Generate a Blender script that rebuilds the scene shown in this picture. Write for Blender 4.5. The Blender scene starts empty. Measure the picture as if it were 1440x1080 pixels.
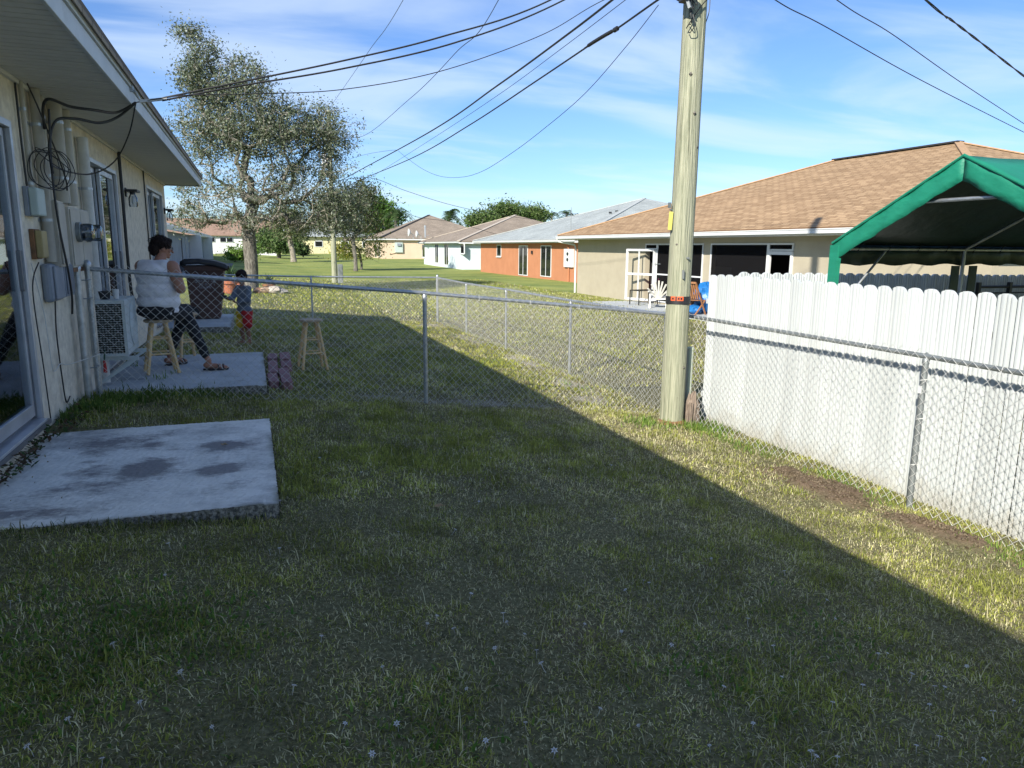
import bpy, bmesh, math, random
import numpy as np
from mathutils import Vector, Matrix
random.seed(7); RNG=np.random.default_rng(7)
SC=bpy.context.scene; COL=SC.collection
# ------------------------------------------------------------------ camera, sky, sun, exposure
FPX=1020.0; CZ=1.45; PITCH=math.radians(10.6485); YAW=math.radians(19.6058); ROLL=math.radians(0.5)
Fv=Vector((math.sin(YAW)*math.cos(PITCH),math.cos(YAW)*math.cos(PITCH),-math.sin(PITCH)))
Rv=Vector((math.cos(YAW),-math.sin(YAW),0)); Uv=Rv.cross(Fv)
cam=bpy.data.cameras.new('camera'); co=bpy.data.objects.new('camera',cam); COL.objects.link(co)
c_,s_=math.cos(ROLL),math.sin(ROLL)
Xc=Rv*c_+Uv*s_; Yc=-Rv*s_+Uv*c_
M=Matrix((Xc,Yc,-Fv)).transposed().to_4x4(); M.translation=Vector((0,0,CZ)); co.matrix_world=M
cam.sensor_width=36; cam.lens=36*FPX/1440; cam.clip_start=.05; cam.clip_end=4000
SC.camera=co
SUN=Vector((4.33,3.9,-3.26)).normalized(); EL=math.asin(-SUN.z); AZ=math.atan2(-SUN.x,-SUN.y)
W=bpy.data.worlds.new('World'); SC.world=W; W.use_nodes=True
nt=W.node_tree; nt.nodes.clear(); N=nt.nodes.new; L=nt.links.new
out=N('ShaderNodeOutputWorld'); bg=N('ShaderNodeBackground'); bg.inputs[1].default_value=.095
sky=N('ShaderNodeTexSky'); sky.sky_type='NISHITA'; sky.sun_disc=False; sky.sun_elevation=EL; sky.sun_rotation=AZ%(2*math.pi)
sky.air_density=1.0; sky.dust_density=.3; sky.ozone_density=2.2
tc=N('ShaderNodeTexCoord'); sep=N('ShaderNodeSeparateXYZ'); L(tc.outputs['Generated'],sep.inputs[0])
# project the view direction on a cloud layer far above
zz=N('ShaderNodeMath'); zz.operation='ADD'; zz.inputs[1].default_value=.12; L(sep.outputs[2],zz.inputs[0])
zm=N('ShaderNodeMath'); zm.operation='MAXIMUM'; zm.inputs[1].default_value=.05; L(zz.outputs[0],zm.inputs[0])
dx=N('ShaderNodeMath'); dx.operation='DIVIDE'; L(sep.outputs[0],dx.inputs[0]); L(zm.outputs[0],dx.inputs[1])
dy=N('ShaderNodeMath'); dy.operation='DIVIDE'; L(sep.outputs[1],dy.inputs[0]); L(zm.outputs[0],dy.inputs[1])
cb=N('ShaderNodeCombineXYZ'); L(dx.outputs[0],cb.inputs[0]); L(dy.outputs[0],cb.inputs[1])
mp=N('ShaderNodeMapping'); mp.inputs['Rotation'].default_value=(0,0,.5); mp.inputs['Scale'].default_value=(.7,1.5,1); L(cb.outputs[0],mp.inputs[0])
n1=N('ShaderNodeTexNoise'); n1.inputs['Scale'].default_value=.85; n1.inputs['Detail'].default_value=9; n1.inputs['Roughness'].default_value=.52; n1.inputs['Distortion'].default_value=.55; L(mp.outputs[0],n1.inputs['Vector'])
cr=N('ShaderNodeValToRGB'); cr.color_ramp.elements[0].position=.42; cr.color_ramp.elements[1].position=.66; cr.color_ramp.interpolation='EASE'; L(n1.outputs[0],cr.inputs[0])
cm=N('ShaderNodeMath'); cm.operation='MULTIPLY'; cm.inputs[1].default_value=.52; L(cr.outputs[0],cm.inputs[0])
tint=N('ShaderNodeMix'); tint.data_type='RGBA'; tint.blend_type='MULTIPLY'; tint.inputs[0].default_value=1; tint.inputs[7].default_value=(.475,.615,.86,1); L(sky.outputs[0],tint.inputs[6])
mx=N('ShaderNodeMix'); mx.data_type='RGBA'; mx.inputs[7].default_value=(4.3,5.0,5.8,1); L(cm.outputs[0],mx.inputs[0]); L(tint.outputs[2],mx.inputs[6])
L(mx.outputs[2],bg.inputs[0]); L(bg.outputs[0],out.inputs[0])
sl=bpy.data.lights.new('sun','SUN'); sl.energy=3.75; sl.angle=math.radians(.53); sl.color=(1,.93,.82)
so=bpy.data.objects.new('sun',sl); COL.objects.link(so); so.rotation_euler=SUN.to_track_quat('-Z','Y').to_euler()
SC.view_settings.view_transform='Standard'; SC.view_settings.look='None'; SC.view_settings.exposure=1.1; SC.view_settings.gamma=1
SC.render.engine='CYCLES'
# turns a pixel of the 1440x1080 photograph into a point on a plane of the place
def ray(px,py):
    a,b=px-720,py-540; a,b=c_*a+s_*b,-s_*a+c_*b
    return Fv+Rv*(a/FPX)-Uv*(b/FPX)
def at_x(px,py,X): d=ray(px,py); return Vector((0,0,CZ))+d*(X/d.x)
def at_y(px,py,Y): d=ray(px,py); return Vector((0,0,CZ))+d*(Y/d.y)
def at_z(px,py,Z): d=ray(px,py); return Vector((0,0,CZ))+d*((Z-CZ)/d.z)
def zg(x,y):
    x=np.asarray(x,float); y=np.asarray(y,float)
    t=np.clip((x+1.6)/6.5,0,1); s1=-.62*t**1.15; s2=-.62*(.5+.5*t)
    b=np.clip((y-10.5)/9.5,0,1); b=b*b*(3-2*b)
    r=np.clip((y-65)/45,0,1); r=r*r*(3-2*r)
    u=.012*np.sin(x*2.1+1.3*np.sin(y*1.7))*np.cos(y*1.9+x)*np.clip((x+1.6)/.6,0,1)
    return s1+(s2-s1)*b+.36*r+u
def gz(x,y): return float(zg(x,y))
# ------------------------------------------------------------------ materials
MATS={}
def pm(name,c,c2=None,rough=.8,scale=6,stretch=(1,1,1),bump=.2,bscale=60,dist=.004,metal=0,spec=.5,attr=None,trans=0,dirt=None,detail=5,lo=.35,hi=.65,emit=None,coat=0):
    m=bpy.data.materials.new(name); m.use_nodes=True; t=m.node_tree; p=t.nodes['Principled BSDF']
    nn=t.nodes.new; ll=t.links.new
    p.inputs['Roughness'].default_value=rough; p.inputs['Metallic'].default_value=metal; p.inputs['Specular IOR Level'].default_value=spec
    p.inputs['Coat Weight'].default_value=coat
    if c2 is None: c2=tuple(min(1,v*.78) for v in c)
    tcn=nn('ShaderNodeTexCoord'); mpn=nn('ShaderNodeMapping'); mpn.inputs['Scale'].default_value=stretch; ll(tcn.outputs['Object'],mpn.inputs[0])
    a=nn('ShaderNodeTexNoise'); a.inputs['Scale'].default_value=scale; a.inputs['Detail'].default_value=detail; a.inputs['Roughness'].default_value=.62; ll(mpn.outputs[0],a.inputs['Vector'])
    r=nn('ShaderNodeValToRGB'); e=r.color_ramp.elements; e[0].position=lo; e[1].position=hi; e[0].color=(*c2,1); e[1].color=(*c,1); ll(a.outputs[0],r.inputs[0])
    colout=r.outputs[0]
    if attr:
        at=nn('ShaderNodeAttribute'); at.attribute_name=attr; mm=nn('ShaderNodeMix'); mm.data_type='RGBA'; mm.blend_type='MULTIPLY'; mm.inputs[0].default_value=1
        ll(at.outputs['Color'],mm.inputs[6]); ll(colout,mm.inputs[7]); colout=mm.outputs[2]
    if dirt:
        d=nn('ShaderNodeTexNoise'); d.inputs['Scale'].default_value=dirt[1]; d.inputs['Detail'].default_value=8; d.inputs['Roughness'].default_value=.7
        m2=nn('ShaderNodeMapping'); m2.inputs['Scale'].default_value=dirt[4] if len(dirt)>4 else (1,1,1); m2.inputs['Location'].default_value=(3.1,1.7,.4); ll(tcn.outputs['Object'],m2.inputs[0]); ll(m2.outputs[0],d.inputs['Vector'])
        rr=nn('ShaderNodeValToRGB'); rr.color_ramp.elements[0].position=dirt[2]; rr.color_ramp.elements[1].position=dirt[3]; ll(d.outputs[0],rr.inputs[0])
        mm=nn('ShaderNodeMix'); mm.data_type='RGBA'; mm.inputs[7].default_value=(*dirt[0],1); ll(rr.outputs[0],mm.inputs[0]); ll(colout,mm.inputs[6]); colout=mm.outputs[2]
    ll(colout,p.inputs['Base Color'])
    if bump:
        b=nn('ShaderNodeTexNoise'); b.inputs['Scale'].default_value=bscale; b.inputs['Detail'].default_value=4; ll(mpn.outputs[0],b.inputs['Vector'])
        bb=nn('ShaderNodeBump'); bb.inputs['Strength'].default_value=bump; bb.inputs['Distance'].default_value=dist; ll(b.outputs[0],bb.inputs['Height']); ll(bb.outputs[0],p.inputs['Normal'])
    if trans:
        tr=nn('ShaderNodeBsdfTranslucent'); ll(colout,tr.inputs[0]); ms=nn('ShaderNodeMixShader'); ms.inputs[0].default_value=trans
        o=t.nodes['Material Output']; ll(p.outputs[0],ms.inputs[1]); ll(tr.outputs[0],ms.inputs[2]); ll(ms.outputs[0],o.inputs[0])
    MATS[name]=m; return m
def glass_mat(name,tint,mixf,rough=.03):
    m=bpy.data.materials.new(name); m.use_nodes=True; t=m.node_tree; t.nodes.clear(); nn=t.nodes.new; ll=t.links.new
    o=nn('ShaderNodeOutputMaterial'); tr=nn('ShaderNodeBsdfTransparent'); tr.inputs[0].default_value=(*tint,1)
    g=nn('ShaderNodeBsdfGlossy'); g.inputs['Roughness'].default_value=rough; g.inputs[0].default_value=(.9,.95,1,1)
    nz=nn('ShaderNodeTexNoise'); nz.inputs['Scale'].default_value=2.5; bb=nn('ShaderNodeBump'); bb.inputs['Strength'].default_value=.05; ll(nz.outputs[0],bb.inputs['Height']); ll(bb.outputs[0],g.inputs['Normal'])
    fr=nn('ShaderNodeFresnel'); fr.inputs[0].default_value=1.5; ad=nn('ShaderNodeMath'); ad.operation='ADD'; ad.inputs[1].default_value=mixf; ad.use_clamp=True; ll(fr.outputs[0],ad.inputs[0])
    ms=nn('ShaderNodeMixShader'); ll(ad.outputs[0],ms.inputs[0]); ll(tr.outputs[0],ms.inputs[1]); ll(g.outputs[0],ms.inputs[2]); ll(ms.outputs[0],o.inputs[0]); return m
def shingle_mat(name,c,c2,mortar,w=.3,h=.14,var=.5):
    m=bpy.data.materials.new(name); m.use_nodes=True; t=m.node_tree; p=t.nodes['Principled BSDF']; nn=t.nodes.new; ll=t.links.new
    p.inputs['Roughness'].default_value=.9; p.inputs['Specular IOR Level'].default_value=.2
    uv=nn('ShaderNodeUVMap'); uv.uv_map='UVMap'
    bk=nn('ShaderNodeTexBrick'); bk.inputs['Scale'].default_value=1; bk.inputs['Brick Width'].default_value=w; bk.inputs['Row Height'].default_value=h; bk.inputs['Mortar Size'].default_value=.012; bk.inputs['Mortar Smooth'].default_value=.3
    bk.offset=.37; bk.offset_frequency=2; bk.inputs['Color1'].default_value=(*c,1); bk.inputs['Color2'].default_value=(*c2,1); bk.inputs['Mortar'].default_value=(*mortar,1)
    ll(uv.outputs[0],bk.inputs['Vector'])
    ns=nn('ShaderNodeTexNoise'); ns.inputs['Scale'].default_value=.5; ns.inputs['Detail'].default_value=8; ns.inputs['Roughness'].default_value=.7; ll(uv.outputs[0],ns.inputs['Vector'])
    hs=nn('ShaderNodeMapRange'); hs.inputs[1].default_value=.3; hs.inputs[2].default_value=.7; hs.inputs[3].default_value=1-var*.5; hs.inputs[4].default_value=1+var*.3; ll(ns.outputs[0],hs.inputs[0])
    mm=nn('ShaderNodeMix'); mm.data_type='RGBA'; mm.blend_type='MULTIPLY'; mm.inputs[0].default_value=1; ll(bk.outputs[0],mm.inputs[6]); ll(hs.outputs[0],mm.inputs[7]); ll(mm.outputs[2],p.inputs['Base Color'])
    bb=nn('ShaderNodeBump'); bb.inputs['Strength'].default_value=.6; bb.inputs['Distance'].default_value=.02; bb.invert=True; ll(bk.outputs['Fac'],bb.inputs['Height']); ll(bb.outputs[0],p.inputs['Normal'])
    return m
stucco=pm('cream_stucco',(.82,.75,.60),(.60,.54,.43),rough=.95,scale=9,bump=.9,bscale=26,dist=.012,dirt=((.24,.23,.20),1.6,.60,.82,(1,2.2,.35)))
beige_paint=pm('beige_painted_metal',(.50,.47,.39),(.42,.39,.33),rough=.7,scale=5,bump=.15,bscale=40,dirt=((.2,.17,.13),3,.62,.85))
white_pvc=pm('white_paint_pipe',(.66,.66,.62),(.5,.5,.47),rough=.6,scale=5,bump=.1)
fascia_m=pm('white_aluminium',(.60,.62,.62),(.52,.54,.54),rough=.55,scale=3,bump=.08,bscale=20,dirt=((.3,.29,.26),2.2,.6,.85))
soffit_m=pm('soffit_vinyl',(.66,.65,.60),(.58,.57,.53),rough=.7,scale=3,bump=.1)
alu=pm('aluminium_frame',(.55,.57,.60),(.44,.46,.49),rough=.42,metal=.55,scale=4,bump=.06)
alu_dark=pm('dark_aluminium_track',(.20,.21,.22),rough=.5,metal=.5)
galv=pm('galvanised_steel',(.52,.55,.57),(.36,.39,.41),rough=.42,metal=.75,scale=14,bump=.12,bscale=90,dirt=((.20,.19,.17),6,.62,.8))
galv_old=pm('weathered_galvanised_steel',(.30,.33,.33),(.20,.22,.22),rough=.55,metal=.6,scale=10,bump=.15,bscale=80)
wire_m=pm('galvanised_wire',(.68,.69,.66),(.52,.53,.52),rough=.5,metal=.25,scale=20,bump=0)
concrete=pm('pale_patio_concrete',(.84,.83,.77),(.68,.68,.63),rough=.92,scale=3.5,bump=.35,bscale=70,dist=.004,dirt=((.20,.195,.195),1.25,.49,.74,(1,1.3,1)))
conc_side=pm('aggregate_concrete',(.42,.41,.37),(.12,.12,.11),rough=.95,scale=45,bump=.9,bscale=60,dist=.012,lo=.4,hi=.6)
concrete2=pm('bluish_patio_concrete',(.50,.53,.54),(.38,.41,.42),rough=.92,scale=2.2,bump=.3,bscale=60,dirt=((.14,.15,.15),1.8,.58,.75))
black_rub=pm('black_cable_sheath',(.012,.012,.013),(.02,.02,.02),rough=.5,bump=0)
black_m=pm('black_plastic',(.014,.015,.018),(.025,.025,.028),rough=.45,bump=.05)
black_iron=pm('black_painted_iron',(.012,.012,.012),rough=.5,bump=0)
grey_box=pm('grey_plastic',(.26,.29,.33),(.21,.24,.28),rough=.6,scale=5,bump=.05)
mint_box=pm('pale_mint_plastic',(.48,.56,.52),(.42,.50,.46),rough=.6,bump=.05)
yel_box=pm('yellowed_plastic',(.42,.33,.14),(.30,.24,.11),rough=.65,scale=5,bump=.08)
wood_pine=pm('pale_pine',(.80,.58,.30),(.60,.40,.18),rough=.6,scale=3,stretch=(9,9,1.2),bump=.2,bscale=20)
wood_seat=pm('weathered_pine_seat',(.50,.38,.24),(.36,.27,.17),rough=.7,scale=6,stretch=(2,9,2),bump=.2,bscale=20)
pole_wood=pm('greenish_treated_wood',(.42,.42,.30),(.22,.24,.16),rough=.9,scale=5,stretch=(14,14,.45),bump=1,bscale=6,dist=.02,detail=10,dirt=((.12,.13,.08),2.2,.55,.68,(16,16,.35)))
stub_wood=pm('weathered_grey_wood',(.30,.24,.19),(.12,.09,.07),rough=.95,scale=8,stretch=(6,6,.6),bump=1,bscale=8,dist=.02)
rust=pm('reddish_soil_and_rust',(.26,.13,.06),(.14,.08,.045),rough=.95,scale=8,bump=.6,bscale=30,dist=.01)
bark=pm('grey_brown_bark',(.23,.215,.18),(.065,.058,.048),rough=.95,scale=5,stretch=(3,3,.8),bump=1,bscale=9,dist=.05)
bark_pale=pm('pale_bark',(.34,.31,.25),(.16,.14,.11),rough=.95,scale=6,bump=.5)
twig_m=pm('pale_grey_twig',(.36,.33,.27),(.22,.20,.16),rough=.9,bump=0)
leaf_m=pm('leaf',(1,1,1),(.72,.74,.7),rough=.55,scale=.6,bump=0,attr='tone',trans=.28,spec=.2)
grass_m=pm('grass_blade',(1.08,1.08,1.0),(.72,.74,.74),rough=.6,scale=1.1,bump=0,attr='tone',trans=.34,spec=.06)
white_pk=pm('white_fence_panel',(.53,.57,.57),(.475,.51,.51),rough=.5,scale=3,stretch=(1,1,.5),bump=.05,bscale=30,dirt=((.45,.45,.40),2.3,.62,.85,(3,3,.6)))
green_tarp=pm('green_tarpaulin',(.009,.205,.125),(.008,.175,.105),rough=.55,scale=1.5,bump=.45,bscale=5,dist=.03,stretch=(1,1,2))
green_dark=pm('dark_green_tarpaulin',(.006,.035,.028),(.005,.025,.02),rough=.45,scale=2.5,bump=.6,bscale=5,dist=.03)  # darker version of the canopy green, for underside, far valance and leg covers
tan_stucco=pm('tan_stucco',(.42,.38,.285),(.38,.34,.255),rough=.95,scale=1.5,bump=.5,bscale=18,dist=.008)
orange_stucco=pm('orange_stucco',(.46,.20,.10),(.41,.175,.085),rough=.95,scale=1.2,bump=.4,bscale=18)
blue_stucco=pm('pale_blue_stucco',(.58,.67,.69),(.52,.61,.63),rough=.95,scale=1.2,bump=.4,bscale=18)
peach_stucco=pm('peach_stucco',(.64,.50,.37),(.58,.45,.33),rough=.95,scale=1,bump=.3,bscale=18)
yellow_stucco=pm('pale_yellow_stucco',(.68,.62,.38),rough=.95,scale=1,bump=.2)
grey_stucco=pm('grey_stucco',(.34,.37,.40),rough=.95,scale=1,bump=.3)
white_stucco=pm('white_stucco',(.72,.73,.72),(.64,.65,.64),rough=.95,scale=1,bump=.2)
white_trim=pm('white_trim',(.66,.68,.68),(.6,.62,.62),rough=.5,scale=2,bump=.05)
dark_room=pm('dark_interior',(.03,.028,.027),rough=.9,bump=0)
sh_tan=shingle_mat('tan_shingles',(.47,.325,.19),(.31,.205,.115),(.16,.095,.05),w=.36,h=.15,var=.25)
sh_brown=shingle_mat('brown_shingles',(.36,.30,.235),(.29,.24,.185),(.17,.14,.11))
sh_grey=shingle_mat('pale_grey_shingles',(.44,.48,.46),(.37,.41,.40),(.24,.26,.26))
sh_red=shingle_mat('reddish_shingles',(.40,.27,.20),(.33,.22,.16),(.16,.11,.08))
ridge_m=pm('dark_ridge_vent',(.03,.03,.03),bump=0)
curtain_m=pm('pale_curtain',(.70,.74,.78),(.52,.56,.60),rough=.9,scale=2,stretch=(6,6,.5),bump=.1)
glass=glass_mat('window_glass',(.75,.82,.86),.03)
glass_mirror=glass_mat('reflective_glass',(.25,.28,.30),.32)
glass_dark=pm('dark_window_glass',(.012,.014,.017),rough=.06,bump=0,spec=.6)
screen_m=bpy.data.materials.new('insect_screen'); screen_m.use_nodes=True; _t=screen_m.node_tree; _t.nodes.clear()
_o=_t.nodes.new('ShaderNodeOutputMaterial'); _a=_t.nodes.new('ShaderNodeBsdfTransparent'); _a.inputs[0].default_value=(.6,.6,.6,1); _d=_t.nodes.new('ShaderNodeBsdfDiffuse'); _d.inputs[0].default_value=(.02,.02,.022,1); _m=_t.nodes.new('ShaderNodeMixShader'); _m.inputs[0].default_value=.45
_t.links.new(_a.outputs[0],_m.inputs[1]); _t.links.new(_d.outputs[0],_m.inputs[2]); _t.links.new(_m.outputs[0],_o.inputs[0])
clear_g=glass_mat('clear_jar_glass',(.8,.83,.86),.02,rough=.08)
lens_w=pm('white_frosted_glass',(.8,.8,.78),rough=.3,bump=0)
skin=pm('tanned_skin',(.40,.20,.125),(.34,.16,.10),rough=.55,scale=12,bump=.08)
skin_child=pm('brown_skin',(.30,.15,.09),(.25,.12,.07),rough=.55,bump=.05)
hair_m=pm('dark_brown_hair',(.012,.007,.006),(.022,.012,.010),rough=.75,spec=.2,scale=30,bump=1,bscale=60,dist=.015)
tank=pm('white_ribbed_cotton',(.84,.83,.84),(.74,.73,.76),rough=.9,scale=5,stretch=(1,1,3),bump=.6,bscale=8,dist=.012)
pants=pm('black_cotton',(.012,.012,.014),(.02,.02,.022),rough=.85,bump=.5,bscale=12,dist=.01)
navy=pm('slate_blue_jersey',(.14,.17,.22),(.10,.125,.165),rough=.9,bump=.4,bscale=14,dist=.01)
yellow_c=pm('yellow_cloth',(.62,.42,.03),rough=.9,bump=.3,bscale=16,dist=.01)
red_c=pm('red_cloth',(.45,.018,.02),rough=.9,bump=.3,bscale=16,dist=.01)
bin_m=pm('brown_bin_plastic',(.115,.058,.044),(.085,.044,.034),rough=.6,scale=3,bump=.15,bscale=60)
print_m=pm('faded_grey_print',(.34,.36,.40),(.12,.10,.10),rough=.7,scale=60,bump=0,lo=.4,hi=.55)
paver_m=pm('pink_concrete',(.34,.19,.19),(.22,.12,.13),rough=.95,scale=9,bump=.6,bscale=50,dist=.006)
terra=pm('terracotta',(.48,.17,.09),rough=.8,bump=.1)
petal=pm('white_petal',(.85,.85,.88),rough=.6,bump=0,trans=.2)
ac_m=pm('pale_blue_grey_enamel',(.55,.62,.62),(.48,.55,.55),rough=.5,scale=3,bump=.05,dirt=((.25,.25,.22),3,.62,.85))
coil_m=pm('dark_condenser_coil',(.05,.045,.03),(.015,.014,.012),rough=.6,metal=.4,scale=60,bump=.4,bscale=90)
plastic_white=pm('white_garden_plastic',(.76,.74,.66),rough=.5,bump=.05)
pink_c=pm('pink_cloth',(.62,.06,.22),rough=.8,bump=.2)
blue_c=pm('bright_blue_tarpaulin',(.015,.17,.46),(.012,.12,.36),rough=.4,scale=5,bump=.6,bscale=9,dist=.03)
teak=pm('teak_slats',(.36,.17,.075),rough=.6,stretch=(5,5,1),bump=.1)
orange_tag=pm('orange_tag',(.75,.13,.04),rough=.5,bump=0)
yellow_tag=pm('yellow_plastic_tag',(.72,.66,.16),rough=.5,bump=0)
dry_leaf=pm('dry_leaf',(.42,.30,.17),(.3,.2,.1),rough=.8,scale=30,bump=.2)
pvc_green=pm('pale_green_pvc',(.52,.58,.46),(.44,.50,.40),rough=.6,scale=4,bump=.08)
guard_m=pm('grey_cable_guard',(.20,.22,.22),rough=.6,bump=.1)
red_plastic=pm('red_plastic',(.5,.02,.02),rough=.5,bump=0)
blue_plastic=pm('blue_plastic',(.03,.16,.5),rough=.5,bump=0)
green_plastic=pm('dark_green_plastic',(.01,.08,.05),rough=.5,bump=0)
green_paint=pm('dark_paint_scribble',(.05,.05,.05),rough=.8,bump=0)
road_m=pm('grey_asphalt',(.16,.16,.16),rough=.9)
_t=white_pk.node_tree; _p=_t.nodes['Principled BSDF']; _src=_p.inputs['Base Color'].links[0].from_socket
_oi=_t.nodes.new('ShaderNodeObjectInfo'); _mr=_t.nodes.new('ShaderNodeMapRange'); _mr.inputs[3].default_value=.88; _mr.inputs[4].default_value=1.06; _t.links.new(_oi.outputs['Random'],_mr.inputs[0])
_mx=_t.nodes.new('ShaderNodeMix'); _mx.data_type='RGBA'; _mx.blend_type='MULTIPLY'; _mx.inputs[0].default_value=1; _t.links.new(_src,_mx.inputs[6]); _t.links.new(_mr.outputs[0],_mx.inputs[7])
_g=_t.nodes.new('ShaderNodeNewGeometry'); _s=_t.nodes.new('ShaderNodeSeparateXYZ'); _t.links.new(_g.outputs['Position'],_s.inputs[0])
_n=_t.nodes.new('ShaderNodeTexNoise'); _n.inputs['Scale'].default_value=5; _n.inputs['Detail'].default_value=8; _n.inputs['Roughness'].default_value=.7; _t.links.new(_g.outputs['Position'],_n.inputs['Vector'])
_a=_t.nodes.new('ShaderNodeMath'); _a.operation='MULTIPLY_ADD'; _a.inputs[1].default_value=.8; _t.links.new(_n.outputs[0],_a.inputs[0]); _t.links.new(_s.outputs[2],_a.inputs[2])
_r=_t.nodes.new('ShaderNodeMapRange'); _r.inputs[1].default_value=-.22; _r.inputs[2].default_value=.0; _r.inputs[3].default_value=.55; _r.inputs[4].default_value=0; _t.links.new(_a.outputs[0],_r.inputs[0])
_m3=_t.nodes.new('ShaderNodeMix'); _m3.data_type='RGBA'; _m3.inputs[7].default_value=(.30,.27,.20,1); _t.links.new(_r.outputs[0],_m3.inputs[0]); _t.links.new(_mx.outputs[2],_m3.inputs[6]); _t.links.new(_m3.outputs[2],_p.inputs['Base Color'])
# ------------------------------------------------------------------ helpers
ROOT={}
def setp(o,label=None,cat=None,group=None,kind=None):
    for k,v in (('label',label),('category',cat),('group',group),('kind',kind)):
        if v: o[k]=v
    return o
def thing(name,label,cat,loc=(0,0,0),group=None,rz=0):
    o=bpy.data.objects.new(name,None); COL.objects.link(o); o.location=loc; o.rotation_euler=(0,0,rz); o.empty_display_size=.1
    setp(o,label,cat,group); ROOT[o.name]=Vector(loc); return o
class MB:
    def __init__(s): s.v=[]; s.f=[]; s.uv=None
    def add(s,vs,fs):
        n=len(s.v); s.v+= [tuple(p) for p in vs]; s.f+=[tuple(i+n for i in f) for f in fs]; return s
    def box(s,x0,y0,z0,x1,y1,z1):
        x0,x1=min(x0,x1),max(x0,x1); y0,y1=min(y0,y1),max(y0,y1); z0,z1=min(z0,z1),max(z0,z1)
        return s.add([(x0,y0,z0),(x1,y0,z0),(x1,y1,z0),(x0,y1,z0),(x0,y0,z1),(x1,y0,z1),(x1,y1,z1),(x0,y1,z1)],
            [(3,2,1,0),(4,5,6,7),(0,1,5,4),(1,2,6,5),(2,3,7,6),(3,0,4,7)])
    def bar(s,p,q,w,h,up=(0,0,1)):   # a rectangular bar from p to q
        p=Vector(p); q=Vector(q); d=(q-p).normalized(); u=Vector(up)
        if abs(d.dot(u))>.98: u=Vector((1,0,0))
        a=d.cross(u).normalized()*w/2; b=a.cross(d).normalized()*h/2
        vs=[p-a-b,p+a-b,p+a+b,p-a+b,q-a-b,q+a-b,q+a+b,q-a+b]
        return s.add(vs,[(3,2,1,0),(4,5,6,7),(0,1,5,4),(1,2,6,5),(2,3,7,6),(3,0,4,7)])
    def cyl(s,p,q,r0,r1=None,n=12,caps=True):
        r1=r0 if r1 is None else r1
        p=Vector(p); q=Vector(q); d=(q-p).normalized(); u=Vector((0,0,1)) if abs(d.z)<.95 else Vector((1,0,0))
        a=d.cross(u).normalized(); b=d.cross(a)
        vs=[p+(a*math.cos(t)+b*math.sin(t))*r0 for t in [2*math.pi*i/n for i in range(n)]]+[q+(a*math.cos(t)+b*math.sin(t))*r1 for t in [2*math.pi*i/n for i in range(n)]]
        fs=[(i,(i+1)%n,n+(i+1)%n,n+i) for i in range(n)]
        if caps: fs+=[tuple(range(n-1,-1,-1)),tuple(range(n,2*n))]
        return s.add(vs,fs)
    def tube(s,pts,r,n=6,caps=True):
        pts=[Vector(p) for p in pts]; k=len(pts); rs=r if hasattr(r,'__len__') else [r]*k
        pa=None; vs=[]
        for i,p in enumerate(pts):
            d=(pts[min(i+1,k-1)]-pts[max(i-1,0)]).normalized()
            if pa is None:
                u=Vector((0,0,1)) if abs(d.z)<.9 else Vector((1,0,0)); pa=d.cross(u).normalized()
            else: pa=(pa-d*pa.dot(d)).normalized()
            b=d.cross(pa)
            vs+=[p+(pa*math.cos(2*math.pi*j/n)+b*math.sin(2*math.pi*j/n))*rs[i] for j in range(n)]
        fs=[(i*n+j,i*n+(j+1)%n,(i+1)*n+(j+1)%n,(i+1)*n+j) for i in range(k-1) for j in range(n)]
        if caps: fs+=[tuple(range(n-1,-1,-1)),tuple(range((k-1)*n,k*n))]
        return s.add(vs,fs)
    def lathe(s,c,prof,n=24,axis='z',sx=1,sy=1):
        c=Vector(c); vs=[]
        for r,h in prof:
            for j in range(n):
                a=2*math.pi*j/n; x,y=r*math.cos(a)*sx,r*math.sin(a)*sy
                vs.append(c+(Vector((x,y,h)) if axis=='z' else Vector((h,x,y)) if axis=='x' else Vector((x,h,y))))
        k=len(prof); fs=[(i*n+j,i*n+(j+1)%n,(i+1)*n+(j+1)%n,(i+1)*n+j) for i in range(k-1) for j in range(n)]
        fs+=[tuple(range(n-1,-1,-1)),tuple(range((k-1)*n,k*n))]
        return s.add(vs,fs)
    def mesh(s,name,mat,off,smooth=False):
        me=bpy.data.meshes.new(name); me.from_pydata([(Vector(v)-off)[:] for v in s.v],[],s.f)
        if s.uv:
            ul=me.uv_layers.new(name='UVMap'); i=0
            for f in s.uv:
                for u in f: ul.data[i].uv=u; i+=1
        me.materials.append(mat)
        bm=bmesh.new(); bm.from_mesh(me); bmesh.ops.recalc_face_normals(bm,faces=bm.faces); bm.to_mesh(me); bm.free()
        if smooth: me.polygons.foreach_set('use_smooth',[True]*len(me.polygons))
        me.update(); return me
    def build(s,name,mat,parent=None,smooth=False,bevel=0,label=None,kind=None,local=False):
        off=Vector((0,0,0))
        if parent is not None and not local:
            off=ROOT.get(parent.name) or Vector((0,0,0))
        me=s.mesh(name,mat,off,smooth); o=bpy.data.objects.new(name,me); COL.objects.link(o); o.parent=parent
        if parent is not None: ROOT[o.name]=off
        if bevel:
            b=o.modifiers.new('bevel','BEVEL'); b.width=bevel; b.segments=2; b.limit_method='ANGLE'; b.angle_limit=.6
        if smooth and not bevel: 
            try: me.set_sharp_from_angle(angle=math.radians(40))
            except Exception: pass
        setp(o,label,kind=kind); return o
def B(*a): return MB().box(*a)
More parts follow.
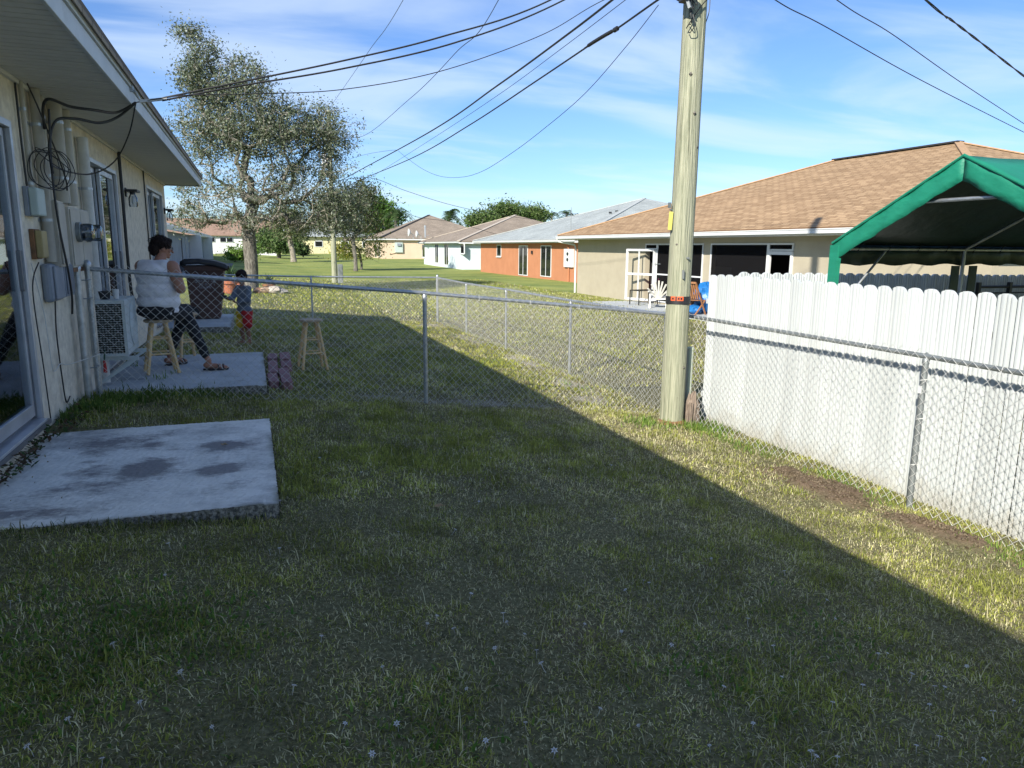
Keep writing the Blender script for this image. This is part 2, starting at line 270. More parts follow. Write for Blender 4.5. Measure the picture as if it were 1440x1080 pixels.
def copy_tree(o,parent=None,loc=None,rz=None,label=None,scale=None):
    c=o.copy(); COL.objects.link(c)
    if parent: c.parent=parent
    if loc is not None: c.location=loc
    if rz is not None: c.rotation_euler=(0,0,rz)
    if scale is not None: c.scale=(scale,)*3
    if label: c['label']=label
    for ch in list(o.children): copy_tree(ch,c)
    return c
def inst(src,loc,parent=None,rot=None,label=None,scale=None):   # a further copy of one mesh object
    c=src.copy(); COL.objects.link(c); c.location=loc
    if parent: c.parent=parent
    if rot: c.rotation_euler=rot
    if scale: c.scale=scale
    if label: c['label']=label
    return c
def spline(pts,n=10):
    pts=[Vector(p) for p in pts]; o=[]
    for i in range(len(pts)-1):
        p0=pts[max(i-1,0)]; p1=pts[i]; p2=pts[i+1]; p3=pts[min(i+2,len(pts)-1)]
        for k in range(n):
            t=k/n; o.append(.5*((2*p1)+(p2-p0)*t+(2*p0-5*p1+4*p2-p3)*t*t+(-p0+3*p1-3*p2+p3)*t**3))
    return o+[pts[-1]]
def np_mesh(name,verts,quads,tris,mat,cols=None,parent=None,off=(0,0,0),attrname='tone'):
    me=bpy.data.meshes.new(name); nv=len(verts); me.vertices.add(nv); me.vertices.foreach_set('co',(np.asarray(verts,np.float32)-np.asarray(off,np.float32)).ravel())
    nq=len(quads) if quads is not None else 0; ntr=len(tris) if tris is not None else 0
    li=[]; st=[]; tot=[]
    if nq: li.append(np.asarray(quads,np.int32).ravel()); st.append(np.arange(nq)*4); tot.append(np.full(nq,4))
    if ntr: li.append(np.asarray(tris,np.int32).ravel()); st.append(nq*4+np.arange(ntr)*3); tot.append(np.full(ntr,3))
    li=np.concatenate(li); me.loops.add(len(li)); me.loops.foreach_set('vertex_index',li)
    me.polygons.add(nq+ntr); me.polygons.foreach_set('loop_start',np.concatenate(st).astype(np.int32)); me.polygons.foreach_set('loop_total',np.concatenate(tot).astype(np.int32))
    if cols is not None:
        a=me.color_attributes.new(attrname,'FLOAT_COLOR','POINT'); c=np.ones((nv,4),np.float32); c[:,:3]=cols; a.data.foreach_set('color',c.ravel())
    me.materials.append(mat); me.update(calc_edges=True); me.validate()
    o=bpy.data.objects.new(name,me); COL.objects.link(o)
    if parent is not None: o.parent=parent
    return o
# ------------------------------------------------------------------ ground
def grid_axis(lo,hi,st,far,neg,k=1.22):
    a=list(np.arange(lo,hi,st)); s=st; x=a[-1]
    while x<far: s*=k; x+=s; a.append(x)
    s=st; x=a[0]
    while x>neg: s*=k; x-=s; a.insert(0,x)
    return np.array(a)
_TAB=np.random.default_rng(99).uniform(-1,1,(256,256))
def vnoise(x,y,seed=0):
    x=np.asarray(x,float)+seed*17.3; y=np.asarray(y,float)+seed*9.1; o=0; amp=1
    for k in range(5):
        f=.55*2.03**k; a=x*f+k*31.7; b=y*f+k*11.3; ca,sa=math.cos(.6*k+.3),math.sin(.6*k+.3); a,b=a*ca-b*sa,a*sa+b*ca
        i0=np.floor(a).astype(int); j0=np.floor(b).astype(int); u=a-i0; v=b-j0; u=u*u*(3-2*u); v=v*v*(3-2*v)
        T=_TAB; o=o+amp*((T[i0%256,j0%256]*(1-u)+T[(i0+1)%256,j0%256]*u)*(1-v)+(T[i0%256,(j0+1)%256]*(1-u)+T[(i0+1)%256,(j0+1)%256]*u)*v); amp*=.62
    return o*.85
SAND=[(1.85,8.0,.42,.18,.9),(2.45,8.02,.45,.22,1.0),(3.1,7.95,.35,.14,.85),(1.35,8.15,.3,.12,.6),(1.35,8.15,.35,.14,.7),(.55,8.05,.4,.12,.45),(4.45,9.6,.28,.9,.9),(4.6,12.4,.25,1.2,.9),(4.55,16,.3,1.6,.8),(4.4,18.8,.5,.5,.8),(4.2,8.6,.4,.35,.6)]
DIRT=[(4.6,4.7,.34,.50,.95),(4.72,3.8,.26,.45,.85),(4.55,5.2,.28,.28,.75),(1.2,2.6,.5,.4,.35),(2.4,3.3,.5,.4,.3)]
def patch(x,y,lst,seed):
    v=0*x
    for cx,cy,rx,ry,a in lst: v=np.maximum(v,a*np.exp(-((x-cx)/rx)**2-((y-cy)/ry)**2))
    n=vnoise(x*3.2,y*3.2,seed); return np.clip((v+.42*n*v**.5-.32)*3.2,0,1)
xs=grid_axis(-2,6,.06,1800,-1800); ys=grid_axis(-.5,22,.07,2600,-60)
X,Y=np.meshgrid(xs,ys); Z=zg(X,Y); nx,ny=len(xs),len(ys)
for (a0,b0,a1,b1,dz) in ((-1.6,4.29,.05,6.48,.10),(-1.6,8.16,.06,10.74,.10),(-1.6,14.62,-.45,17.2,.14)):
    Z-=dz*((X>a0-.2)&(X<a1)&(Y>b0)&(Y<b1))
Z+=.05*patch(X,Y,DIRT,3)*(X>3.5)
sand=patch(X,Y,SAND,2); dirt=patch(X,Y,DIRT,3)
V=np.stack([X.ravel(),Y.ravel(),Z.ravel()],1); idx=np.arange(nx*ny).reshape(ny,nx)
Q=np.stack([idx[:-1,:-1].ravel(),idx[:-1,1:].ravel(),idx[1:,1:].ravel(),idx[1:,:-1].ravel()],1)
bl=np.clip((34-Y)/14,0,1)*np.clip((X+9)/2,0,1)*np.clip((15-X)/2,0,1)
cols=np.stack([sand.ravel(),dirt.ravel(),bl.ravel()],1)
gm=bpy.data.materials.new('lawn_ground'); gm.use_nodes=True; t=gm.node_tree; p=t.nodes['Principled BSDF']; nn=t.nodes.new; ll=t.links.new
p.inputs['Roughness'].default_value=.95; p.inputs['Specular IOR Level'].default_value=.15
geo=nn('ShaderNodeNewGeometry')
def noise(sc,det=6,ro=.6,st=None):
    a=nn('ShaderNodeTexNoise'); a.inputs['Scale'].default_value=sc; a.inputs['Detail'].default_value=det; a.inputs['Roughness'].default_value=ro
    if st:
        m_=nn('ShaderNodeMapping'); m_.inputs['Scale'].default_value=st; ll(geo.outputs['Position'],m_.inputs[0]); ll(m_.outputs[0],a.inputs['Vector'])
    else: ll(geo.outputs['Position'],a.inputs['Vector'])
    return a.outputs[0]
def ramp(src,pts):
    r=nn('ShaderNodeValToRGB'); e=r.color_ramp.elements
    while len(e)<len(pts): e.new(.5)
    for i,(q,c) in enumerate(pts): e[i].position=q; e[i].color=(*c,1)
    ll(src,r.inputs[0]); return r.outputs[0]
def mixc(fac,a,b,bt='MIX'):
    m_=nn('ShaderNodeMix'); m_.data_type='RGBA'; m_.blend_type=bt
    if isinstance(fac,float): m_.inputs[0].default_value=fac
    else: ll(fac,m_.inputs[0])
    for s_i,v in ((6,a),(7,b)):
        if isinstance(v,tuple): m_.inputs[s_i].default_value=(*v,1)
        else: ll(v,m_.inputs[s_i])
    return m_.outputs[2]
fine=ramp(noise(28,8,.8),[(.3,(.11,.13,.045)),(.5,(.24,.29,.085)),(.7,(.38,.40,.18))])
broad=ramp(noise(.35,6,.65),[(.3,(.62,.72,.62)),(.5,(1,1,1)),(.72,(1.35,1.2,1.05))])
band=ramp(noise(.22,3,.5,(.10,1.0,1)),[(.35,(.85,.9,.8)),(.65,(1.15,1.1,1.05))])
c=mixc(1.0,fine,broad,'MULTIPLY'); c=mixc(1.0,c,band,'MULTIPLY')
at=nn('ShaderNodeAttribute'); at.attribute_name='patch'; sp=nn('ShaderNodeSeparateColor'); ll(at.outputs['Color'],sp.inputs[0])
sandc=ramp(noise(35,8,.8),[(.3,(.20,.185,.14)),(.7,(.52,.48,.40))]); dirtc=ramp(noise(30,8,.8),[(.3,(.10,.07,.045)),(.7,(.30,.21,.145))])
thatch=ramp(noise(40,8,.8),[(.3,(.035,.032,.02)),(.5,(.17,.165,.08)),(.7,(.34,.31,.18))]); c=mixc(sp.outputs[2],c,thatch); c=mixc(sp.outputs[0],c,sandc); c=mixc(sp.outputs[1],c,dirtc); ll(c,p.inputs['Base Color'])
bb=nn('ShaderNodeBump'); bb.inputs['Strength'].default_value=.9; bb.inputs['Distance'].default_value=.03; ll(noise(22,6,.75),bb.inputs['Height']); ll(bb.outputs[0],p.inputs['Normal'])
g=np_mesh('ground',V,Q,None,gm,cols,attrname='patch'); setp(g,'lawn of patchy green and straw coloured grass sloping gently away from the stucco house',kind='structure')
g.data.polygons.foreach_set('use_smooth',[True]*len(g.data.polygons))
# ------------------------------------------------------------------ grass
def in_rect(x,y,r): return (x>r[0])&(x<r[2])&(y>r[1])&(y<r[3])
SLAB=(-1.6,4.27,.09,6.52); PATIO=(-1.6,8.12,.1,10.78); PAD=(-1.6,14.6,-.42,17.3)
def grass(name,label,reg,n,ln,wd,seed,lean=1.2,green=.49,keep=None):
    r=np.random.default_rng(seed); x=r.uniform(reg[0],reg[2],n); y=r.uniform(reg[1],reg[3],n)
    k=~in_rect(x,y,SLAB)&~in_rect(x,y,PATIO)&~in_rect(x,y,PAD)&(x>-1.56); 
    pt=np.maximum(patch(x,y,SAND,2),patch(x,y,DIRT,3)); k&=(r.random(n)>pt*.72)
    cl=vnoise(x*1.6,y*1.6,11)*.7+vnoise(x*.6,y*.6,14)*.6; cl2=vnoise(x*6,y*6,12)
    k&=(r.random(n)<.78+.3*cl2+.15*cl)
    if keep is not None: k&=keep(x,y)
    x,y,cl,cl2=x[k],y[k],cl[k],cl2[k]; n=len(x); z=zg(x,y)-.004
    a=r.uniform(0,2*np.pi,n); l=ln*r.uniform(.45,1.5,n)*(1+.35*cl2); w=wd*r.uniform(.6,1.3,n); le=np.clip(r.normal(.8,.4,n),.05,1.4)*lean
    dxy=np.stack([np.cos(a),np.sin(a)],1); pr=np.stack([-np.sin(a),np.cos(a)],1)
    def P(f,hh,s):
        q=np.empty((n,3)); q[:,:2]=np.stack([x,y],1)+dxy*(l*f)[:,None]+pr*(w*s)[:,None]; q[:,2]=z+l*hh; return q
    s1=np.sin(le*.7)*.5; h1=np.cos(le*.7)*.5; s2=s1+np.sin(np.minimum(le*1.45,1.7))*.5; h2=np.maximum(h1+np.cos(np.minimum(le*1.45,1.7))*.5,.02)
    V=np.stack([P(0,0,-.5),P(0,0,.5),P(s1,h1,.45),P(s1,h1,-.45),P(s2,h2,0)],1).reshape(-1,3)
    b=np.arange(n)*5; Q=np.stack([b,b+1,b+2,b+3],1); T=np.stack([b+3,b+2,b+4],1)
    u=r.random(n); bri=1+.28*vnoise(x*9,y*9,15)+.12*r.normal(size=n); dry=r.random(n)>(green+.28*cl+.30*cl2)
    gcol=np.stack([.23+.31*u,.265+.29*u,.06+.08*u],1); dcol=np.stack([.50+.36*u,.46+.34*u,.28+.24*u],1); brown=np.stack([.24+.14*u,.20+.12*u,.12+.08*u],1)
    c=np.where(dry[:,None],np.where((r.random(n)<.42)[:,None],brown,dcol),gcol)*np.clip(bri,.45,1.6)[:,None]
    return setp(np_mesh(name,V,Q,T,grass_m,np.repeat(c,5,0)),label,kind='stuff')
grass('grass','short patchy lawn grass with straw blades filling the near yard',(-1.6,.2,5.2,4.6),420000,.026,.0040,21,green=.49)
grass('grass','short patchy lawn grass in front of the chain link cross fence',(-1.6,4.6,5.2,8.1),190000,.036,.0062,22,green=.56)
grass('grass','short lawn grass behind the chain link cross fence',(-1.6,8.1,5.0,20),200000,.045,.010,23,green=.58)
grass('grass','lawn grass of the open strip beyond the fences',(-8,19.8,14.0,46),130000,.07,.024,24,green=.62)
grass('grass','lawn grass between the long fence and the tan house',(5.2,9.6,14.0,30),90000,.055,.016,25,green=.62)
grass('grass','long pale straw strands lying loose over the near lawn',(-1.6,.2,5.0,7.8),16000,.085,.0035,26,lean=1.45,green=.12)
grass('grass','broad green blades standing out of the near lawn',(-1.6,.2,5.0,7.8),7000,.05,.006,27,lean=1.15,green=.85)
# thicker greener tufts and weeds where they stand
def weeds(name,label,spots,seed,ln=.10,wd=.008,up=.6,colr=((.12,.22,.04),(.26,.36,.09))):
    r=np.random.default_rng(seed); VV=[];CC=[]
    for cx,cy,rr,nb in spots:
        x=cx+r.normal(0,rr,nb); y=cy+r.normal(0,rr,nb); z=zg(x,y)-.005; a=r.uniform(0,6.28,nb); l=ln*r.uniform(.5,1.5,nb); le=r.uniform(.1,1.1,nb)*up
        dxy=np.stack([np.cos(a),np.sin(a)],1); pr=np.stack([-np.sin(a),np.cos(a)],1)
        def P(f,hh,s):
            q=np.empty((nb,3)); q[:,:2]=np.stack([x,y],1)+dxy*(l*f)[:,None]+pr*(wd*s); q[:,2]=z+l*hh; return q
        VV.append(np.stack([P(0,0,-.4),P(0,0,.4),P(np.sin(le)*.5,np.cos(le)*.5,.5),P(np.sin(le)*.5,np.cos(le)*.5,-.5),P(np.sin(le)*.5+np.sin(le*1.7)*.5,np.cos(le)*.5+np.cos(le*1.7)*.45,0)],1).reshape(-1,3))
        u=r.random((nb,1)); CC.append(np.repeat(np.array(colr[0])*(1-u)+np.array(colr[1])*u,5,0))
    V=np.concatenate(VV); b=np.arange(len(V)//5)*5
    return setp(np_mesh(name,V,np.stack([b,b+1,b+2,b+3],1),np.stack([b+3,b+2,b+4],1),grass_m,np.concatenate(CC)),label,kind='stuff')
sp=[(4.86+random.uniform(-.12,.14),y,.08,46) for y in np.arange(1.0,7.5,.13) if (math.sin(y*4.3)>-.3)]
weeds('weeds','green weeds and long grass along the foot of the white fence',sp,31,.065,.007)
weeds('weeds','green weeds around the foot of the utility pole',[(4.75,7.05,.18,420),(4.95,6.9,.12,250),(4.2,7.15,.14,200),(5.0,7.4,.1,200)],32,.085,.009)
weeds('weeds','dark green weeds growing where the stucco wall meets the cross fence',[(-1.42,7.2,.10,300),(-1.3,7.6,.14,420),(-1.0,7.85,.16,300),(-1.5,6.8,.06,160),(-.5,7.95,.2,200)],33,.085,.010,colr=((.07,.13,.03),(.17,.24,.06)))
weeds('weeds','green clover like weeds in the near left of the shaded lawn',[(-.75,3.1,.28,1400),(-.35,3.0,.2,700),(-.9,2.6,.25,800),(1.7,2.3,.15,250),(2.5,2.5,.2,260),(.5,2.2,.16,240)],34,.036,.011,up=1.6,colr=((.10,.20,.04),(.19,.30,.07)))
sp=[(random.uniform(-1.4,4.6),random.uniform(8,20),.06,14) for i in range(60)]
weeds('weeds','scattered taller grass tufts behind the cross fence',sp,35,.09,.009)
weeds('weeds','grass blades hanging over the broken front edge of the concrete slab',[(x,4.22,.05,22) for x in np.arange(-1.4,.15,.09)],36,.045,.006,colr=((.05,.09,.02),(.28,.26,.13)))
r_=random.Random(77)
weeds('dead_leaves','tiny brown and straw coloured scraps lying on the near lawn',[(r_.uniform(-1.4,4.9),r_.uniform(.8,7.6),.25,26) for _ in range(110)],37,.018,.009,up=2.2,colr=((.16,.10,.05),(.55,.47,.30)))
def clods(name,label,lst,n,s0,colr,seed):
    r=np.random.default_rng(seed); P=[]
    for cx,cy,rx,ry,a in lst:
        m=int(n*a); P.append(np.stack([cx+r.normal(0,rx*.55,m),cy+r.normal(0,ry*.55,m)],1))
    P=np.concatenate(P); m=len(P); z=zg(P[:,0],P[:,1])+.05*patch(P[:,0],P[:,1],DIRT,3)*(P[:,0]>3.5); s=s0*r.uniform(.3,1.4,m)
    D=np.array([[1,0,0],[0,1,0],[-1,0,0],[0,-1,0],[0,0,.8],[0,0,-.6]]); V=(np.stack([P[:,0],P[:,1],z+s*.2],1)[:,None,:]+D[None]*s[:,None,None]*r.uniform(.6,1.3,(m,6,1))).reshape(-1,3)
    b=(np.arange(m)*6)[:,None]; T=np.concatenate([b+np.array([[i,(i+1)%4,4]]) for i in range(4)]+[b+np.array([[(i+1)%4,i,5]]) for i in range(4)]); u=r.random((m,1)); C=np.array(colr[0])*(1-u)+np.array(colr[1])*u
    setp(np_mesh(name,V,None,T,grass_m,np.repeat(C,6,0)),label,kind='stuff')
clods('soil_clods','crumbs of brown soil on the bare patch by the white fence',DIRT[:3],900,.012,((.12,.09,.06),(.32,.25,.18)),61)
clods('gravel','pale sandy crumbs along the foot of the chain link fences',SAND,420,.010,((.30,.27,.21),(.62,.58,.50)),62)
# ------------------------------------------------------------------ the stucco house on the left
WX=-1.6
def wall_cells(mb,a0,a1,z0,z1,holes,fn):
    """wall with rectangular openings: fn(u0,z0,u1,z1) adds one solid cell"""
    us=sorted({a0,a1,*[h[0] for h in holes],*[h[2] for h in holes]})
    for u0,u1 in zip(us,us[1:]):
        if u0<a0-1e-6 or u1>a1+1e-6: continue
        hs=sorted([h for h in holes if h[0]<=u0+1e-6 and h[2]>=u1-1e-6],key=lambda h:h[1]); z=z0
        for h in hs:
            if h[1]>z+1e-4: fn(u0,z,u1,h[1])
            z=h[3]
        if z1>z+1e-4: fn(u0,z,u1,z1)
house=thing('stucco_house','long cream stucco house with sliding doors under a wide soffit on the left','house',(WX,0,0))
D1=(4.55,.10,6.42,2.32); D2=(9.02,.06,10.92,2.38); D3=(13.9,.06,16.2,2.44)
HE=16.8
wm=MB(); wall_cells(wm,-6,HE,-.5,2.66,[D1,D2,D3],lambda a,b,c,d: wm.box(WX-.2,a,b,WX,c,d))
wm.build('wall',stucco,house)
MB().box(-11,HE-.2,-.5,WX-.201,HE,2.66).box(-11,-6,-.5,WX-.201,-5.8,2.66).box(-11.2,-6,-.5,-11,HE,2.66).build('wall',stucco,house)
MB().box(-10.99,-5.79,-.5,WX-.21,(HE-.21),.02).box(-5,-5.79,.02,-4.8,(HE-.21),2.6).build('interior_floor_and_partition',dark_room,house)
# gable triangle and roof
gx0,gx1,gr,gzr=-11.75,-.86,-6.3,4.48
MB().add([(-11,HE,2.66),(WX,HE,2.66),(WX,(HE-.15),2.66),(-11,(HE-.15),2.66),(gr,HE,4.2),(gr,(HE-.15),4.2)],[(0,1,4),(2,3,5),(1,2,5,4),(3,0,4,5),(0,3,2,1)]).build('gable',stucco,house)
def slab_roof(mb,p,th=.07):  # p: polygon top face, thickened downward; with uv
    n=len(p); P=[Vector(q) for q in p]; nr=(P[1]-P[0]).cross(P[2]-P[0]).normalized()
    if nr.z<0: P=P[::-1]; nr=-nr
    e=P[1]-P[0]; best=None
    for i in range(n):   # the eave is the lowest level edge
        a,b=P[i],P[(i+1)%n]
        if abs(a.z-b.z)<.02 and (best is None or a.z<best[0]): best=(a.z,a,(b-a).normalized())
    o_,u=(best[1],best[2]) if best else (P[0],e.normalized())
    v=nr.cross(u)
    if mb.uv is None: mb.uv=[]
    base=len(mb.v); low=[q-Vector((0,0,th)) for q in P]
    fs=[tuple(range(n)),tuple(range(2*n-1,n-1,-1))]+[(i,i+n,(i+1)%n+n,(i+1)%n) for i in range(n)]
    mb.add(P+low,fs)
    al=P+low
    for f in fs: mb.uv.append([((al[i]-o_).dot(u),(al[i]-o_).dot(v)) for i in f])
class RoofMB(MB):
    def mesh(s,name,mat,off,smooth=False):
        me=bpy.data.meshes.new(name); me.from_pydata([(Vector(v)-off)[:] for v in s.v],[],s.f)
        ul=me.uv_layers.new(name='UVMap'); i=0
        for f in s.uv:
            for u in f: ul.data[i].uv=u; i+=1
        me.materials.append(mat); me.update(); return me
r=RoofMB(); slab_roof(r,[(gx1,-6.2,2.86),(gx1,(HE+.1),2.86),(gr,(HE+.1),gzr),(gr,-6.2,gzr)]); slab_roof(r,[(gr,-6.2,gzr),(gr,(HE+.1),gzr),(gx0,(HE+.1),2.86),(gx0,-6.2,2.86)])
r.build('roof',sh_brown,house)
# soffit of ribbed vinyl panels and fascia boards in lengths
yy=-1.0; sof=None
def soffit_mb():
    m=MB(); w=.3; xs0,xs1=WX+.002,-.925
    prof=[(0,.012),(.006,.012),(.010,0),(.09,0),(.094,.012),(.102,.012),(.106,0),(.19,0),(.194,.012),(.202,.012),(.206,0),(.286,0),(.29,.012),(.299,.012)]
    vs=[(xs0,y,2.655+z) for y,z in prof]+[(xs1,y,2.655+z) for y,z in prof]+[(xs0,y,2.68) for y in (0,.299)]+[(xs1,y,2.68) for y in (0,.299)]
    k=len(prof); fs=[(i,i+1,k+i+1,k+i) for i in range(k-1)]; return m.add(vs,fs)
k=0
while yy<(HE-.2):
    if sof is None:
        sof=soffit_mb().build('soffit_panel',soffit_m,house,local=True); sof.location=(-WX,yy,0)
    else: inst(sof,(-WX,yy,0))
    yy+=.3; k+=1
MB().box(WX,-1,2.682,-.93,HE,2.70).build('soffit_backing',soffit_m,house)
MB().box(WX+.001,-1,2.625,WX+.028,HE,2.654).build('soffit_moulding',soffit_m,house)
fy=[-6.2,-2.55,1.1,4.45,8.05,11.7,14.6,(HE+.1)]
for a,b in zip(fy,fy[1:]):
    MB().box(-.924,a+.004,2.640,-.900,b-.004,2.765).build('fascia_board',fascia_m,house,bevel=.003)
for a,b in zip([v-1.3 for v in fy[1:]],[v-1.3 for v in fy[2:]]+[(HE+.1)]):
    MB().box(-.918,a+.003,2.768,-.884,b-.003,2.80).box(-.905,a+.003,2.795,-.878,b-.003,2.852).build('fascia_trim',fascia_m,house,bevel=.003)
MB().box(-.924,HE,2.64,WX+.002,(HE+.1),2.80).box(-11.7,HE,2.66,WX,(HE+.09),2.72).build('end_fascia',fascia_m,house)
def slider(par,D,n_lab,first=False,blinds=True):
    y0,z0,y1,z1=D; x=WX
    f=MB().box(x-.13,y0,z0,x+.012,y0+.05,z1).box(x-.13,y1-.05,z0,x+.012,y1,z1).box(x-.13,y0+.05,z1-.05,x+.012,y1-.05,z1).box(x-.13,y0+.05,z0,x+.045,y1-.05,z0+.022).build('sliding_door_frame',alu,par,bevel=.003)
    MB().box(x-.12,y1-.075,z0+.03,x-.02,y1-.052,z1-.06).box(x-.11,y0+.05,z0+.022,x-.1,y1-.05,z0+.045).box(x-.06,y0+.05,z0+.022,x-.05,y1-.05,z0+.045).box(x+.012,y0-.03,z0-.035,x+.05,y1+.03,z0-.001).build('track',alu_dark,f)
    ym=(y0+y1)/2
    for a,b,xx in ((ym-.03,y1-.055,x-.045),(y0+.055,ym+.03,x-.095)):
        d=MB().box(xx-.018,a,z0+.05,xx+.018,a+.055,z1-.06).box(xx-.018,b-.055,z0+.05,xx+.018,b,z1-.06).box(xx-.018,a+.055,z0+.05,xx+.018,b-.055,z0+.14).box(xx-.018,a+.055,z1-.12,xx+.018,b-.055,z1-.06).build('sliding_panel',alu,par,bevel=.002)
        B(xx-.004,a+.055,z0+.14,xx+.004,b-.055,z1-.12).build('pane',glass if blinds else glass_mirror,d)
        MB().box(xx+.018,b-.04,z0+1.0,xx+.045,b-.02,z0+1.3).build('handle',alu_dark,d,bevel=.004)
    if blinds:
        m=MB(); yy=y0+.06
        while yy<y1-.08:
            m.bar((x-.28,yy,z0+.05),(x-.28,yy,z1-.05),.085,.004,up=(math.cos(.5),math.sin(.5),0)); yy+=.09
        m.build('vertical_blind',curtain_m,par)
slider(house,D1,'',True); slider(house,D2,'',blinds=False); slider(house,D3,'')
# stucco band around third door, lamps
def lamp(y,z,lab):
    t=thing('wall_lamp',lab,'lamp',(WX,y,z))
    MB().box(WX,y-.05,z-.06,WX+.02,y+.05,z+.06).box(WX+.02,y-.16,z+.005,WX+.17,y+.16,z+.035).build('bracket',black_m,t,bevel=.004)
    MB().cyl((WX+.1,y-.07,z+.005),(WX+.1,y-.07,z-.03),.035,n=14).build('cap',black_m,t)
    MB().lathe((WX+.1,y-.07,z-.20),[(.05,0),(.058,.02),(.058,.12),(.035,.17)],18).build('glass_jar',clear_g,t,smooth=True)
    MB().lathe((WX+.1,y-.07,z-.13),[(.012,-.03),(.022,0),(.012,.08)],10).build('bulb',lens_w,t,smooth=True)
lamp(11.6,2.16,'black wall lamp with glass jar shade between the two far sliding doors'); lamp(16.5,2.12,'black wall lamp with glass jar shade nearest the far corner of the house')
# conduits running up from the meters into the soffit
def conduit(y,z0,z1,r,mat,lab,x=None,grp='conduits on the stucco wall'):
    t=thing('conduit',lab,'conduit',(WX+r+.01,y,z0),grp); xx=WX+r+.012 if x is None else x
    MB().cyl((xx,y,z0),(xx,y,z1),r,n=16).build('pipe',mat,t,smooth=True)
    for z in (z0+(z1-z0)*.25,z0+(z1-z0)*.8):
        MB().box(WX+.001,y-r-.03,z-.012,WX+.006,y+r+.03,z+.012).lathe((xx,y,z-.012),[(r+.003,0),(r+.003,.024)],16).build('strap',galv,t)
conduit(6.70,1.66,2.65,.018,beige_paint,'thin cream conduit rising from the mint box, leftmost of the row')
conduit(6.98,1.30,2.65,.040,beige_paint,'cream conduit standing next right of the thin one')
conduit(7.52,1.80,2.65,.058,beige_paint,'thickest cream conduit rising above the tall narrow cabinet')
conduit(7.95,1.80,2.65,.045,beige_paint,'cream conduit rising from the top of the meter cabinet')
conduit(7.27,1.80,2.65,.018,beige_paint,'thin cream conduit between the two thick ones')
conduit(8.62,.0,2.50,.052,white_pvc,'tall white pipe beside the sliding door reaching almost to the patio')
t=thing('telecom_box','pale mint telecom box on the wall right of the near sliding door','utility box',(WX,6.52,1.76))
B(WX+.001,6.55,1.655,WX+.035,6.80,1.875).build('base',grey_box,t,bevel=.006); B(WX+.035,6.56,1.66,WX+.095,6.79,1.87).build('cover',mint_box,t,bevel=.012)
t=thing('junction_box','yellowed junction box below the mint telecom box','utility box',(WX,6.52,1.43))
B(WX+.001,6.60,1.33,WX+.035,6.78,1.56).build('base',rust,t,bevel=.005); B(WX+.035,6.61,1.34,WX+.085,6.77,1.55).build('cover',yel_box,t,bevel=.01)
t=thing('disconnect_cabinet','tall narrow cream electric cabinet left of the two meters','utility box',(WX,7.1,1.55))
B(WX+.001,6.98,1.26,WX+.12,7.24,1.80).build('cabinet',beige_paint,t,bevel=.006); B(WX+.121,7.0,1.28,WX+.135,7.22,1.78).build('door',beige_paint,t,bevel=.004); B(WX+.135,7.03,1.29,WX+.15,7.08,1.33).build('latch',galv_old,t)
t=thing('meter_cabinet','cream meter cabinet carrying two round glass electric meters','utility box',(WX,7.85,1.5))
B(WX+.001,7.47,1.24,WX+.11,8.3,1.77).build('cabinet',beige_paint,t,bevel=.006)
MB().box(WX+.111,7.49,1.26,WX+.12,7.88,1.75).box(WX+.111,7.90,1.26,WX+.12,8.28,1.75).build('cover_plate',beige_paint,t,bevel=.003)
MB().box(WX+.02,7.5,1.20,WX+.1,8.2,1.238).build('rusty_bottom_trim',rust,t)
for y in (7.68,8.09):
    mm=MB().lathe((WX+.12,y,1.555),[(.088,0),(.088,.035),(.08,.04)],24,axis='x').build('meter_socket',galv_old,t,smooth=True)
    MB().lathe((WX+.155,y,1.555),[(.078,0),(.078,.075),(.07,.092),(.05,.10)],24,axis='x').build('glass_dome',clear_g,mm,smooth=True)
    MB().lathe((WX+.155,y,1.555),[(.066,0),(.066,.012)],20,axis='x').box(WX+.17,y-.045,1.57,WX+.2,y+.045,1.60).build('dial_face',grey_box,mm)
    MB().box(WX+.201,y-.04,1.572,WX+.205,y+.04,1.598).box(WX+.17,y-.035,1.50,WX+.19,y+.035,1.545).build('dial_counter',black_m,mm)
t=thing('cable_enclosure','rounded grey cable enclosure low on the wall under the cabinets','utility box',(WX,6.95,1.15))
B(WX+.001,6.80,.98,WX+.08,7.16,1.29).build('body',grey_box,t,bevel=.03); B(WX+.08,6.84,1.0,WX+.10,7.12,1.27).build('lid',grey_box,t,bevel=.012)
t=thing('network_box','darker grey box beside the rounded cable enclosure','utility box',(WX,7.35,1.14))
B(WX+.001,7.2,1.0,WX+.09,7.5,1.29).build('body',grey_box,t,bevel=.012); MB().box(WX+.091,7.22,1.02,WX+.1,7.48,1.27).build('lid',pm('dark_grey_blue_plastic',(.14,.17,.21),rough=.55,bump=.03),t,bevel=.008)
def cable(name,lab,pts,r,mat=black_rub,grp=None,n=10,cat='cable',sides=6):
    o=MB().tube(spline(pts,n),r,sides).build(name,mat,None,smooth=True); return setp(o,lab,cat,grp)
x_=WX+.07
cable('cable','black cable dropping straight down the wall to the grey enclosure',[(-1.45,6.95,2.5),(-1.47,6.93,2.0),(-1.46,6.93,1.6),(-1.44,6.98,1.25),(-1.45,7.08,1.02),(-1.47,7.12,.86)],.009)
cable('cable','thin dark cable stapled beside the thin leftmost conduit',[(x_-.05,6.60,2.62),(x_-.05,6.60,2.2),(x_-.05,6.62,1.88)],.008)
cable('cable','thin pale cord sagging low on the wall under the boxes',[(x_-.05,6.5,1.30),(x_-.03,6.62,.9),(x_-.03,6.68,.5),(x_-.04,6.8,.42),(x_-.04,7.0,.45),(x_-.04,7.3,.4),(-1.4,7.75,.42)],.004,mat=white_pvc)
